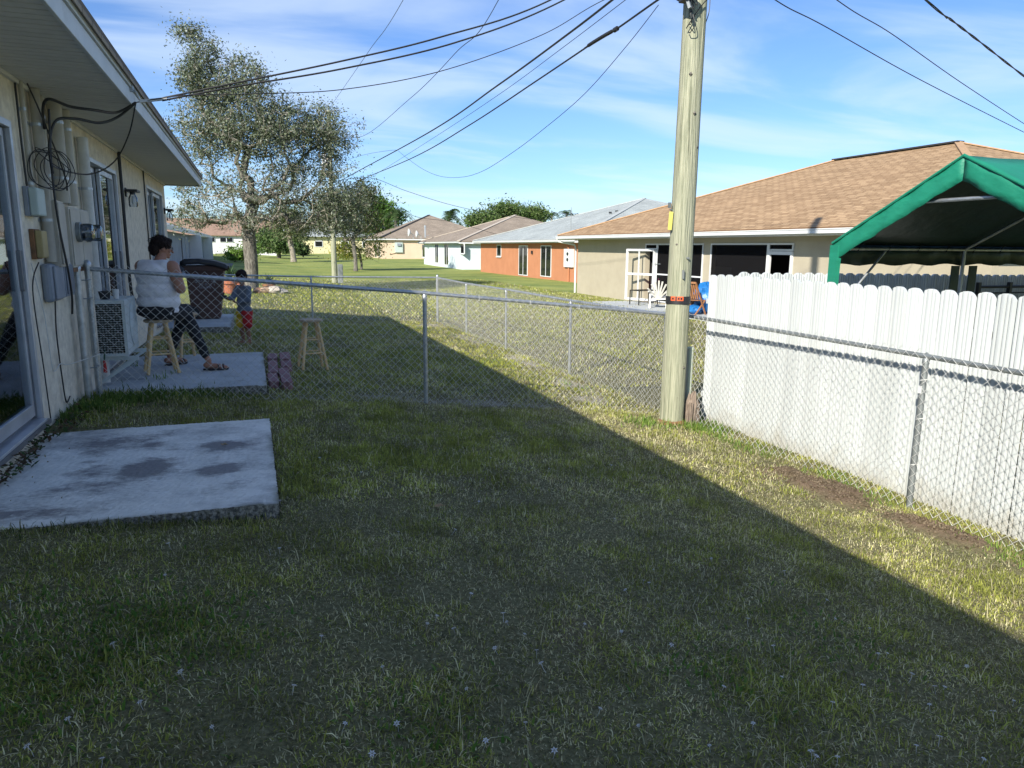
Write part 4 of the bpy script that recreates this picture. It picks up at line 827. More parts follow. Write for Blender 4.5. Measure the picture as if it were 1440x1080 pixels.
# second pole far down the row
P2X,P2Y=4.35,42.0
pole2=thing('utility_pole','distant utility pole with a white transformer rising through the tree','utility pole',(P2X,P2Y,-.6))
pole_mb(P2X,P2Y,-.7,8.6,.16,.11,0,0,14,10).build('shaft',pole_wood,pole2,smooth=True)
MB().lathe((P2X-.3,P2Y-.1,5.6),[(.04,-.02),(.17,.02),(.17,.62),(.14,.72),(.03,.76)],16).build('transformer',white_trim,pole2,smooth=True)
MB().bar((P2X,P2Y,6.1),(P2X-.28,P2Y-.1,6.1),.06,.06).bar((P2X-.28,P2Y-.1,6.4),(P2X-.2,P2Y-.1,6.7),.05,.05).cyl((P2X,P2Y,8.6),(P2X,P2Y,8.85),.03,.05,8).build('bracket',galv_old,pole2)
MB().box(P2X+.17,P2Y-.25,-.62,P2X+.45,P2Y+.02,.45).build('service_pedestal',guard_m,pole2,bevel=.03)
# ------------------------------------------------------------------ overhead wires
def wire(lab,pts,r,name='overhead_cable',grp=None,n=12,mat=black_rub):
    return cable(name,lab,pts,r*.72,mat,grp,n,'cable',6)
def XY(l,X): return [at_x(a,b,X) for a,b in l]
def YY(l,Y): return [at_y(a,b,Y) for a,b in l]
E0=Vector((-.66,7.35,2.71))
wire('upper of two thick service cables from the house eave up to the pole',[E0]+YY([(330,117),(480,86),(620,52),(772,1)],7.33)+[Vector((PX-.06,7.27,4.86))],.0115)
wire('lower of two thick service cables from the house eave up to the pole',[E0-Vector((0,0,.02))]+YY([(330,122),(480,97),(640,60),(791,1)],7.33)+[Vector((PX-.06,7.27,4.80))],.0115)
wire('thin phone cable from the eave to the pole below the service cables',[A0]+YY([(260,134),(350,132),(480,126),(620,100),(760,50),(847,1)],7.31)+[Vector((PX-.08,7.25,4.42))],.006)
wire('thick black cable running down the row, upper of the two to the far pole',XY([(866,-4),(800,47),(700,120),(600,188),(490,248)],4.38)+[Vector((P2X,P2Y-.1,at_x(484,250,P2X).z))],.020)
ca=XY([(940,-8),(925,0),(868,40),(845,53),(760,110),(660,176),(580,222),(500,256)],4.40)
wire('thick black cable with a splice, lower of the two to the far pole',ca+[Vector((P2X,P2Y-.1,at_x(486,262,P2X).z))],.016)
t=thing('cable_splice','swollen black splice on the thick lower cable near the pole','cable splice',at_x(845,53,4.4)); MB().tube(spline(XY([(868,40),(850,50),(832,61),(822,68)],4.40),6),[.012]*3+[.024]*12+[.012]*4,10).build('sleeve',black_rub,t,smooth=True); MB().tube(XY([(868,40),(864,42.5)],4.4),.03,10).build('end_clamp',black_m,t)
wire('thin cable midway between the two thick cables down the row',XY([(882,-2),(790,68),(700,134),(600,200),(510,256)],4.39)+[Vector((P2X,P2Y,at_x(495,262,P2X).z))],.006)
wire('slack thin cable hanging in a deep loop left of the pole',XY([(926,7),(880,66),(820,134),(760,185),(720,215),(680,240),(650,249),(620,248),(595,238),(572,222),(560,212)],4.41),.006)
wire('short thin cable spanning left from the slack loop',XY([(560,211),(545,212),(515,217),(490,224)],4.37),.007)
wire('steep thin power line above the tree, leftmost of the two',[Vector((PX,PY,9.3))]+XY([(568,-2),(520,70),(480,128),(463,152)],4.38)+[Vector((P2X,P2Y,8.8))],.012)
wire('steep thin power line above the tree, rightmost of the two',[Vector((PX,PY,8.3))]+XY([(702,-2),(640,75),(575,140),(505,193)],4.38)+[Vector((P2X,P2Y,7.6))],.010)
def span(px,Ys): return [at_y(a,b,Y) for (a,b),Y in zip(px,Ys)]
wire('thin far cable drooping right from the far pole to the grey roofed houses',[Vector((P2X,P2Y,at_x(486,240,P2X).z))]+span([(520,250),(570,268),(630,287),(690,300),(760,309),(806,303)],[43,44,45,46,47,47.5]),.018)
wire('thin far cable dropping from the tree to the peach house roof',[Vector((P2X,P2Y,at_x(486,255,P2X).z))]+span([(535,285),(560,294),(590,306),(640,313),(700,330)],[46,52,58,60,62]),.022)
wire('lowest of three cables crossing the upper right of the sky',[Vector((PX+.08,7.27,4.62))]+span([(1092,1),(1160,37),(1292,111),(1440,186),(1500,215)],[7.8,8.2,9.2,10.6,11.2]),.009)
wire('middle of three cables crossing the upper right of the sky',[Vector((PX+.08,7.27,5.1))]+span([(1177,0),(1253,47),(1347,113),(1440,174),(1500,212)],[8.2,8.8,9.7,10.8,11.4]),.009)
b3=[Vector((PX+.08,7.27,5.9))]+span([(1302,0),(1339,29),(1382,62),(1440,107),(1500,150)],[8,8.3,8.7,9.3,10])
w3=spline(b3,14); m=MB()
for s in (0,math.pi): m.tube([p+Vector((0,math.cos(i*.55+s),math.sin(i*.55+s)))*.009 for i,p in enumerate(w3)],.008,6)
setp(m.build('overhead_cable',black_rub,None,smooth=True),'thick twisted cable highest at the upper right corner of the sky','cable')
# ------------------------------------------------------------------ green canopy
GX,FY,NY=6.22,6.66,3.6; RY=(FY+NY)/2; EZ,RZ=1.53,2.31; LX=12.4
cn=thing('canopy','green tarpaulin shelter with scalloped white fence in front and open gable towards the pole','canopy',(GX,RY,-.62))
def tarp(x0,x1,ya,za,yb,zb,nx,ny,sag=.0,th=.006,seed=1):
    r=random.Random(seed); vs=[]
    for i in range(nx+1):
        for j in range(ny+1):
            u,v=i/nx,j/ny; s=-sag*math.sin(math.pi*v)*math.sin(math.pi*(u*3%1)) ; vs.append((x0+(x1-x0)*u,ya+(yb-ya)*v,za+(zb-za)*v+s+.006*math.sin(u*61+v*7)*math.sin(v*9)))
    fs=[(i*(ny+1)+j,(i+1)*(ny+1)+j,(i+1)*(ny+1)+j+1,i*(ny+1)+j+1) for i in range(nx) for j in range(ny)]
    return MB().add(vs,fs)
def solid(o,th):
    s=o.modifiers.new('thickness','SOLIDIFY'); s.thickness=th; s.offset=0; return o
for ya,yb,sd in ((FY,RY,1),(NY,RY,2)):
    solid(tarp(GX,LX,ya,EZ,yb,RZ,60,10,.03,seed=sd).build('roof_sheet',green_tarp,cn,smooth=True),.005)
    m=tarp(GX+.02,LX-.02,ya,EZ-.02,yb,RZ-.02,40,6,.02); solid(m.build('under_sheet',green_dark,cn,smooth=True),.002)  # second sheet just below the roof sheet, in the darker green
    y2=ya+(.012 if ya>RY else -.012)
    m=MB(); vs=[]; nx_=90
    for i in range(nx_+1):
        x=GX+(LX-GX)*i/nx_; w=.012*math.sin(i*1.1)+.008*math.sin(i*2.7+1)
        vs+=[(x,y2,EZ+.004),(x,y2+w,EZ-.24+.012*math.sin(i*.8))]
    m.add(vs,[(2*i,2*i+2,2*i+3,2*i+1) for i in range(nx_)]); solid(m.build('side_valance',green_tarp if ya<RY else green_dark,cn,smooth=True),.004)  # near valance in canopy green, far one in the darker green
# gable valance: a hanging strip along both slopes
for ya,sd in ((FY+.012,1),(NY-.012,-1)):
    m=MB(); vs=[]; k=24
    for i in range(k+1):
        f=i/k; y=ya+(RY-ya)*f; z=EZ+.01+(RZ-EZ)*f
        for j in range(4):
            g_=j/3; vs.append((GX-.012+.008*math.sin(i*1.3+j)+.01*g_*math.sin(i*.9),y,z-.225*g_+.004*math.sin(i*2)))
    m.add(vs,[(i*4+j,(i+1)*4+j,(i+1)*4+j+1,i*4+j+1) for i in range(k) for j in range(3)]); solid(m.build('gable_valance',green_tarp,cn,smooth=True),.005)
MB().tube([(GX-.02,FY,EZ),(GX-.02,RY,RZ+.006),(GX-.02,NY,EZ)],.016,8).build('piped_edge',green_tarp,cn,smooth=True)
def wrap(x,y,mat,w0=.10,w1=.065,zb=-.62):
    m=MB(); k=8; vs=[]
    for i in range(k+1):
        f=i/k; z=EZ-.02+(zb-EZ)*f; w=w0+(w1-w0)*f
        vs+=[(x-.03,y+.02,z),(x-.03,y-w,z),(x+w*.2,y-w-.01,z),(x+w,y+.02,z)]
    m.add(vs,[(i*4+j,i*4+(j+1)%4,(i+1)*4+(j+1)%4,(i+1)*4+j) for i in range(k) for j in range(4)]); m.build('leg_wrap',mat,cn)
wrap(GX+.0,FY,green_tarp)
steel=galv
for y in (FY-.03,NY+.03):
    for x in (GX+.05,8.2,10.3,LX-.05): MB().cyl((x,y,-.64),(x,y,EZ-.05),.022,n=12).build('leg',steel,cn,smooth=True)
    MB().cyl((GX,y,EZ-.06),(LX,y,EZ-.06),.019,n=12).build('eave_bar',steel,cn,smooth=True)
    for x in (GX+.05,8.2,10.3,LX-.05): MB().cyl((x,y,EZ-.06),(x,RY,RZ-.06),.019,n=12).build('rafter',steel,cn,smooth=True)
MB().cyl((GX,RY,RZ-.06),(LX,RY,RZ-.06),.019,n=12).build('ridge_bar',steel,cn,smooth=True)
for x in (GX+.05,8.2): MB().cyl((x,RY+.62,EZ+.40),(x,RY-.62,EZ+.40),.018,n=12).build('collar_tie',steel,cn,smooth=True)
MB().cyl((GX+.75,FY-.03,EZ-.07),(GX+.08,FY-.03,.75),.014,n=10).build('brace',steel,cn,smooth=True)
for x in (8.05,8.34): MB().bar((x,FY-.06,EZ-.25),(x,FY-.06,-.6),.13,.012,up=(0,1,0)).build('leg_cover',green_dark,cn)
cl=MB()
for i in range(14):
    x=GX+.35+i*.45; cl.tube([(x-.05,FY-.05,EZ-.10),(x,FY-.04,EZ-.03),(x+.02,FY-.06,EZ+.0)],.006,5)
cl.build('bungee_ties',black_m,cn,kind='stuff')
t=thing('metal_railing','low black metal railing standing inside the enclosure under the canopy','railing',(8.9,6.9,-.6))
MB().cyl((8.85,6.9,1.0),(11.2,6.9,1.0),.018,n=10).cyl((8.85,6.9,.92),(11.2,6.9,.92),.010,n=8).build('rail',black_iron,t)
for x in (8.86,9.42,10.0,10.6,11.2): MB().bar((x,6.9,-.6),(x,6.9,1.06),.045,.045).build('post',black_iron,t)
# ------------------------------------------------------------------ houses across the lawn on the right
def hip_roof(x0,y0,x1,y1,ze,zr,L=None,ridge_y=None,ridge_x=None):
    r=RoofMB(); 
    if ridge_y: a=(ridge_x,ridge_y[0],zr); b=(ridge_x,ridge_y[1],zr)
    else: a=(ridge_x,(y0+y1)/2-.05,zr); b=(ridge_x,(y0+y1)/2+.05,zr)
    slab_roof(r,[(x0,y0,ze),(x0,y1,ze),b,a]); slab_roof(r,[(x1,y0,ze),(x1,y1,ze),b,a]); slab_roof(r,[(x0,y0,ze),(x1,y0,ze),a]); slab_roof(r,[(x0,y1,ze),(x1,y1,ze),b]); return r,a,b
def fascia(par,x0,y0,x1,y1,ze,h=.17,gut=True,mat=None):
    mat=mat or white_trim
    MB().box(x0,y0,ze-h,x0+.03,y1,ze-.075).box(x0+.03,y0,ze-h,x1,y0+.03,ze-.075).box(x0+.03,y1-.03,ze-h,x1,y1,ze-.075).build('fascia',mat,par)
    if gut: MB().box(x0-.10,y0-.02,ze-.13,x0-.002,y1+.02,ze-.015).box(x0-.115,y0-.03,ze-.035,x0-.10,y1+.03,ze-.008).build('gutter',mat,par)
    MB().box(x0+.031,y0+.031,ze-h,x1-.031,y1-.031,ze-h+.02).build('soffit',mat,par)
def wallbox(par,x0,y0,x1,y1,zb,zt,mat,holes=()):
    m=MB(); wall_cells(m,y0,y1,zb,zt,list(holes),lambda a,b,c,d:m.box(x0,a,b,x0+.2,c,d)); m.build('wall',mat,par)
    MB().box(x0+.201,y0,zb,x1,y0+.2,zt).build('end_wall',mat,par); MB().box(x0+.201,y1-.2,zb,x1,y1,zt).box(x1-.2,y0+.201,zb,x1,y1-.201,zt).build('back_wall',mat,par)
def far_window(par,X,y0,y1,z0,z1,name='window',fr=.06,mid=False,sill=True,g=None):
    f=MB().box(X-.035,y0,z0,X+.06,y0+fr,z1).box(X-.035,y1-fr,z0,X+.06,y1,z1).box(X-.035,y0+fr,z0,X+.06,y1-fr,z0+fr).box(X-.035,y0+fr,z1-fr,X+.06,y1-fr,z1)
    if mid: f.box(X-.034,(y0+y1)/2-.03,z0+fr,X+.05,(y0+y1)/2+.03,z1-fr)
    f=f.build(name,white_trim,par); B(X-.02,y0+fr,z0+fr,X-.008,y1-fr,z1-fr).build('pane',g or glass_dark,f)
    if sill: MB().box(X-.09,y0-.05,z0-.06,X-.036,y1+.05,z0).build('sill',white_trim,f)
    return f
TX=14.3
def TY(px): return at_x(px,350,TX).y
tan=thing('tan_house','tan stucco house with a large brown shingled hip roof behind the white fence','house',(TX,20,-.62))
yA,yB,yC,yD,yE,yF=TY(908),TY(990),TY(1000),TY(1082),TY(1117),TY(925)
zt=at_x(1060,342,TX).z; holes=[(yB,-.52,yA,zt),(yE,-.52,yC,zt)]
wallbox(tan,TX,10.9,29.5,31.2,-.66,1.88,tan_stucco,holes)
rt,ra,rb=hip_roof(13.6,10.1,30.2,31.95,2.03,4.93,ridge_x=21.9,ridge_y=(18.4,23.7)); rt.build('roof',sh_tan,tan)
MB().bar(Vector(ra)+Vector((0,-.1,.03)),Vector(rb)+Vector((0,.1,.03)),.30,.05).build('ridge_vent',ridge_m,tan)
cap=pm('tan_hip_cap',(.46,.30,.17),rough=.9,scale=9,bump=.2)
for r0_,c0_ in ((ra,(13.6,10.1,2.04)),(rb,(13.6,31.95,2.04)),(ra,(30.2,10.1,2.04))): MB().bar(Vector(r0_)+Vector((0,0,.02)),c0_,.22,.04).build('hip_cap',cap,tan)
fascia(tan,13.6,10.1,30.2,31.95,2.0)
MB().tube([(13.52,31.9,1.9),(13.6,31.85,1.75),(14.2,31.35,1.6),(14.24,31.3,1.4),(14.24,31.3,-.6)],.045,8).build('downspout',white_trim,tan)
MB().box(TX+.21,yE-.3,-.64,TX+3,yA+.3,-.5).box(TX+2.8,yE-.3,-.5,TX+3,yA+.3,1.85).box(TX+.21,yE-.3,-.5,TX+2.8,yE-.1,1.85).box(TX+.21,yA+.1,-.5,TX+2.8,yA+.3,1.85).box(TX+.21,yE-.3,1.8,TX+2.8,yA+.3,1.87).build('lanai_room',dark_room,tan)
def frame(y0,y1,z0,z1,name='screen_frame',rails=(),w=.05):
    m=MB().box(TX-.03,y0,z0,TX+.03,y0+w,z1).box(TX-.03,y1-w,z0,TX+.03,y1,z1).box(TX-.03,y0+w,z1-w,TX+.03,y1-w,z1).box(TX-.03,y0+w,z0,TX+.03,y1-w,z0+w)
    for z in rails: m.box(TX-.028,y0+w,z,TX+.028,y1-w,z+w)
    f=m.build(name,white_trim,tan); B(TX-.004,y0+w,z0+w,TX+.004,y1-w,z1-w).build('screen',screen_m,f); return f
zr_=at_x(960,389,TX).z
frame(yB+.01,yF-.01,-.5,zt,rails=(zr_,)); frame(yD+.01,yC-.01,-.5,zt,rails=(zr_,)); frame(yE+.01,yD-.01,zt-.22,zt); frame(yF+.01,yA-.01,zt-.22,zt)
MB().box(TX-.04,yD-.06,-.5,TX+.04,yD+.06,zt-.01).box(TX-.04,yE+.012,-.5,TX+.04,yE+.10,zt-.23).box(TX-.04,yE+.1,zt-.33,TX+.04,yD-.06,zt-.23).build('door_jamb',white_trim,tan); MB().box(TX-.04,yF-.06,-.5,TX+.04,yF+.06,zt-.23).build('door_jamb',white_trim,tan)
# open screen door leaf standing in front of the wall
hy=yF+.02; a_=.30
def leafp(u,z): return (TX-.10-math.sin(a_)*u,hy+math.cos(a_)*u*1.0,z)
lw=TY(897)-yF-.05; lm=MB(); zt2=zt-.24
for z in (-.46,zr_,zt2): lm.bar(leafp(.03,z),leafp(lw-.03,z),.04,.08)
for u in (.03,lw-.03): lm.bar(leafp(u,-.5),leafp(u,zt2+.04),.04,.09,up=(1,0,0))
lm.bar(leafp(lw*.55,-.46),leafp(lw*.55,zt2),.03,.05,up=(1,0,0))
ld=lm.build('open_screen_door',white_trim,tan); MB().bar(leafp(.05,.9),(TX-.02,hy-.3,.9),.02,.02).build('closer',galv,ld)
MB().box(TX-1.9,15.5,-.66,TX-.01,25.6,-.575).build('back_step',concrete2,tan)
# things on the tan house patio
def local(name,lab,cat,loc,grp=None,rz=0): return thing(name,lab,cat,loc,grp,rz)
p=at_z(925,433,-.57); ch=local('garden_chair','white plastic fan back garden chair beside the utility pole on the tan house patio','chair',(p.x,p.y,-.57),rz=2.6)
m=MB()
for i in range(7):
    a=(i-3)*.13; m.bar((math.sin(a)*.12,-.05-.02*abs(i-3),.34),(math.sin(a)*.95,.30,.95-.03*(i-3)**2),.055,.015,up=(0,-1,.4))
m.build('backrest',plastic_white,ch,local=True)
MB().add([(-.28,-.45,.40),(.28,-.45,.40),(.25,.05,.32),(-.25,.05,.32),(-.28,-.45,.37),(.28,-.45,.37),(.25,.05,.29),(-.25,.05,.29)],[(0,1,2,3),(7,6,5,4),(0,4,5,1),(1,5,6,2),(2,6,7,3),(3,7,4,0)]).build('seat',plastic_white,ch,local=True)
for s in (-1,1):
    MB().bar((s*.32,-.5,.56),(s*.32,.15,.56),.09,.02).build('armrest',plastic_white,ch,local=True)
    MB().bar((s*.30,-.42,0),(s*.30,-.42,.55),.05,.04).build('leg',plastic_white,ch,local=True); MB().bar((s*.28,.25,0),(s*.28,.0,.55),.05,.04).build('leg',plastic_white,ch,local=True)
p=at_z(905,428,-.57); tb=local('metal_table','low black metal table frame against the tan wall','table',(p.x,p.y,-.57),rz=.2)
for a,b in ((-.45,-.25),(.45,-.25),(-.45,.25),(.45,.25)): MB().bar((a,b,0),(a,b,.52),.03,.03).build('leg',black_iron,tb,local=True)
MB().bar((-.45,-.25,.52),(.45,-.25,.52),.03,.03).bar((-.45,.25,.52),(.45,.25,.52),.03,.03).bar((-.45,-.25,.52),(-.45,.25,.52),.03,.03).bar((.45,-.25,.52),(.45,.25,.52),.03,.03).bar((-.45,-.25,.12),(.45,-.25,.12),.02,.02).build('top_frame',black_iron,tb,local=True)
p=at_z(923,424,-.57); pk=local('folded_towel','bright pink cloth draped over a dark chair back by the open screen door','cloth',(p.x,p.y,-.57))
p=Vector((p.x,p.y,-.57)); m=MB(); vs=[]
for i in range(7):
    for j in range(6): vs.append((p.x+.04*math.sin(i*1.7+j)-.12*(j/5),p.y+(.5-i/6)*.5,p.z+.92-j*.10+.03*math.sin(i*1.3)))
m.add(vs,[(i*6+j,(i+1)*6+j,(i+1)*6+j+1,i*6+j+1) for i in range(6) for j in range(5)]); solid(m.build('cloth',pink_c,pk,smooth=True),.012)
dc=local('dark_chair','dark metal chair holding the pink cloth','chair',p)
MB().bar(p+Vector((.02,-.25,.5)),p+Vector((-.02,-.25,.95)),.03,.03).bar(p+Vector((.02,.25,.5)),p+Vector((-.02,.25,.95)),.03,.03).bar(p+Vector((0,-.25,.93)),p+Vector((0,.25,.93)),.03,.03).build('backrest',black_iron,dc)
MB().box(p.x,p.y-.25,p.z+.44,p.x+.45,p.y+.25,p.z+.47).build('seat',black_iron,dc)
for a,b in ((.02,-.24),(.02,.24),(.43,-.24),(.43,.24)): MB().bar(p+Vector((a,b,0)),p+Vector((a,b,.44)),.03,.03).build('leg',black_iron,dc)
p=at_z(977,442,-.57); wc=local('wooden_chair','slatted teak folding chair between the pole and the white fence','chair',(p.x,p.y,-.57),rz=1.9)
m=MB()
for i in range(6): m.bar((-.2+i*.08,.16,.5),(-.2+i*.08,.30,.98),.045,.018,up=(0,-1,.3))
m.build('backrest',teak,wc,local=True); m=MB()
for i in range(6): m.bar((-.22,-.2+i*.07,.45),(.22,-.2+i*.07,.45),.05,.018)
m.build('seat',teak,wc,local=True)
for s in (-1,1):
    MB().bar((s*.24,.34,1.0),(s*.24,-.22,.0),.03,.045).build('leg',teak,wc,local=True); MB().bar((s*.22,.28,.0),(s*.22,-.2,.45),.03,.04).build('leg',teak,wc,local=True)
MB().bar((-.24,.34,1.0),(.24,.34,1.0),.03,.06).build('top_bar',teak,wc,local=True)
def crumple(name,lab,cat,c,s,mat,seed,rings=14,segs=22):
    r=random.Random(seed); m=MB(); vs=[]; ph=[r.uniform(0,6.28) for _ in range(9)]
    for i in range(rings+1):
        th=math.pi*i/rings
        for j in range(segs):
            a=2*math.pi*j/segs; q=1+.12*math.sin(5*a+ph[0]+3*th)+.10*math.sin(9*a+ph[1]-5*th)+.08*math.sin(7*th+ph[2]+2*a)
            vs.append((c[0]+s[0]*q*math.sin(th)*math.cos(a),c[1]+s[1]*q*math.sin(th)*math.sin(a),c[2]+s[2]*(1+math.cos(th))*(.94+.06*q)))
    m.add(vs,[(i*segs+j,i*segs+(j+1)%segs,(i+1)*segs+(j+1)%segs,(i+1)*segs+j) for i in range(rings) for j in range(segs)])
    return setp(m.build(name,mat,None,smooth=True),lab,cat)
crumple('blue_tarpaulin','bright blue tarpaulin heaped behind the teak chair','tarpaulin',(p.x+.55,p.y+.25,-.57),(.36,.34,.50),blue_c,2)
crumple('blue_bag','blue bundle lying under the teak folding chair','bag',(p.x+.05,p.y+.1,-.57),(.22,.2,.15),blue_c,5)
q=at_x(1010,378,TX+1.2); wt=local('lounge_chair','pale reclining chair dimly seen inside the dark screened porch','chair',(q.x,q.y,-.5))
MB().bar((q.x,q.y+.35,.62),(q.x,q.y+.75,1.25),.5,.03,up=(1,0,0)).build('backrest',plastic_white,wt); MB().bar((q.x,q.y+.35,.62),(q.x,q.y-.75,.60),.5,.03,up=(1,0,0)).build('seat',plastic_white,wt)
for yy in (-.6,.3): MB().bar((q.x-.2,q.y+yy,-.5),(q.x-.2,q.y+yy,.6),.04,.04).build('leg',plastic_white,wt); MB().bar((q.x+.2,q.y+yy,-.5),(q.x+.2,q.y+yy,.6),.04,.04).build('leg',plastic_white,wt)
def at_w(par,X,pxa,pya,pxb,pyb,**k):
    a=at_x(pxa,pya,X); b=at_x(pxb,pyb,X); return far_window(par,X,min(a.y,b.y),max(a.y,b.y),min(a.z,b.z),max(a.z,b.z),**k)
og=thing('orange_house','burnt orange stucco house with pale grey hip roof in the middle distance','house',(18.6,50,-.62))
wallbox(og,18.6,40.5,38.6,60.5,-.7,1.85,orange_stucco); r,a,b=hip_roof(18.1,40,39.1,61,2.0,5.25,ridge_x=28.6); r.build('roof',sh_grey,og); fascia(og,18.1,40,39.1,61,1.97,h=.2)
greycap=pm('pale_grey_hip_cap',(.42,.45,.44),rough=.9); MB().bar(Vector(a),(18.1,61,2.03),.26,.05).build('hip_cap',greycap,og); MB().bar(Vector(a),(18.1,40,2.03),.26,.05).build('hip_cap',greycap,og)
at_w(og,18.6,699,344,705,361); at_w(og,18.6,730,345,742,388,mid=True,name='sliding_door',sill=False); at_w(og,18.6,761,345,775,390,mid=True,name='sliding_door',sill=False)
a=at_x(796,350,18.6); b=at_x(807,376,18.6); mb_=MB().box(18.45,b.y,b.z,18.599,a.y,a.z).build('meter_box',white_trim,og); ym=(a.y+b.y)/2
MB().lathe((18.40,ym,a.z-.3),[(.1,0),(.1,.05)],12,axis='x').lathe((18.40,ym,a.z-.65),[(.1,0),(.1,.05)],12,axis='x').build('meter',black_m,mb_); MB().cyl((18.53,ym,b.z),(18.53,ym,-.6),.05,n=8).build('conduit',orange_stucco,og); MB().tube([(18.5,ym,a.z),(18.45,ym+.1,a.z+.25),(18.5,ym+.5,1.8)],.04,6).build('conduit',orange_stucco,mb_)
for px,pz_ in ((748,355),(765,353)):
    q=at_x(px,pz_,18.55); MB().box(18.5,q.y-.08,q.z-.1,18.599,q.y+.08,q.z+.12).build('wall_lamp',black_m,og)
bl=thing('blue_house','pale blue house with brown hip roof beyond the orange one','house',(18.6,75,-.6))
wallbox(bl,18.6,66.3,34.8,82.5,-.75,1.85,blue_stucco); r,a,b=hip_roof(18.1,65.8,35.3,83,2.0,4.85,ridge_x=26.7); r.build('roof',sh_brown,bl); fascia(bl,18.1,65.8,35.3,83,1.97,h=.2)
browncap=pm('pale_hip_cap',(.50,.44,.36),bump=.1); MB().bar(Vector(a),(18.1,65.8,2.03),.35,.06).build('hip_cap',browncap,bl); MB().bar(Vector(a),(18.1,83,2.03),.25,.05).build('hip_cap',browncap,bl)
for a_ in ((594,344,598,362),(648,343,653,357)): at_w(bl,18.6,*a_)
for a_ in ((612,343,617,370),(625,343,631,373)): at_w(bl,18.6,*a_,mid=True,name='sliding_door',sill=False)
pe=thing('peach_house','peach coloured house with steep brown hip roof farthest along the right row','house',(17.8,113,-.3))
wallbox(pe,17.8,105,35.2,122.2,-.5,2.45,peach_stucco); r,a,b=hip_roof(17.3,104.5,35.7,122.7,2.65,6.35,ridge_x=26.5); r.build('roof',sh_brown,pe); fascia(pe,17.3,104.5,35.7,122.7,2.62,h=.25,gut=False)
MB().bar(Vector(a),(17.3,104.5,2.7),.4,.06).build('hip_cap',ridge_m,pe)
at_w(pe,17.8,527,342,530,362,sill=False); at_w(pe,17.8,532,342,535,361,sill=False)
a=at_y(555,341,104.99); b=at_y(566,355,104.99); MB().box(a.x,104.7,b.z,b.x,104.99,a.z).build('meter_box',mint_box,pe); MB().bar((a.x+.3,104.6,a.z-.3),(b.x-.3,104.6,a.z-.3),.2,.35).build('meter',grey_box,pe)
MB().bar((a.x+.2,104.9,b.z),(a.x-.8,104.9,.4),.08,.08).build('conduit',peach_stucco,pe)
def dish(px,py,Y,lab,s=.45,rz=0):
    q=at_y(px,py,Y); t=thing('satellite_dish',lab,'satellite dish',(q.x,q.y,q.z-.5))
    m=MB(); vs=[]; k=14
    for i in range(4):
        rr=s*(i/3) if i else .001
        for j in range(k):
            a=2*math.pi*j/k; vs.append((q.x-.3-.25*(rr/s)**2+.0*rr,q.y-.1+rr*math.cos(a),q.z+.15+rr*math.sin(a)))
    m.add(vs,[(i*k+j,i*k+(j+1)%k,(i+1)*k+(j+1)%k,(i+1)*k+j) for i in range(3) for j in range(k)]); o=m.build('dish',fascia_m,t,smooth=True); solid(o,.02)
    o.rotation_euler=(0,0,rz) if False else (0,0,0)
    MB().tube([(q.x,q.y,q.z-.6),(q.x,q.y,q.z-.1),(q.x-.3,q.y-.1,q.z+.12)],.03,6).bar((q.x-.35,q.y-.1,q.z-.25),(q.x-.75,q.y-.1,q.z+.1),.03,.03).build('mast',galv,t)
dish(581,329,81.5,'pale satellite dish on the eave where the peach and blue houses meet, left of two',.42); dish(592,331,79,'pale satellite dish near the left end of the blue house roof, right of two',.36)
q=at_y(598,334,80.5); t=thing('roof_mast','short grey vent mast on the brown roof edge by the dishes','mast',q); MB().cyl(q,q+Vector((0,0,1.25)),.09,n=8).cyl(q+Vector((0,0,1.1)),q+Vector((0,0,1.3)),.13,n=8).build('pipe',galv,t); MB().cyl(q+Vector((0,0,.2)),q+Vector((.4,0,.2)),.03,n=6).build('stay',galv,t)
q=at_y(803,312,43.5); t=thing('antenna_mast','thin mast with an old antenna at the near end of the grey roof','antenna',q-Vector((0,0,1)))
MB().cyl(q-Vector((0,0,1)),q+Vector((0,0,.9)),.02,n=6).build('mast',galv_old,t); m=MB()
for i in range(5): m.bar(q+Vector((-.5+i*.22,-.25,.55-.1*(i%2)*2)),q+Vector((-.5+i*.22,.3,.45)),.02,.02)
m.bar(q+Vector((-.6,0,.5)),q+Vector((.5,0,.5)),.02,.03); m.build('elements',black_iron,t)
for px,py,Y,lab in ((858,305,47,'left one of two vent pipes on the pale grey roof'),(867,303,47.5,'right one of two vent pipes on the pale grey roof')):
    q=at_y(px,py,Y); t=thing('vent_pipe',lab,'vent pipe',q-Vector((0,0,.5))); MB().cyl(q-Vector((0,0,.5)),q+Vector((0,0,.25)),.07,n=8).build('pipe',galv_old,t); MB().lathe(q+Vector((0,0,.25)),[(.11,0),(.11,.1)],8).build('hood',black_m,t)
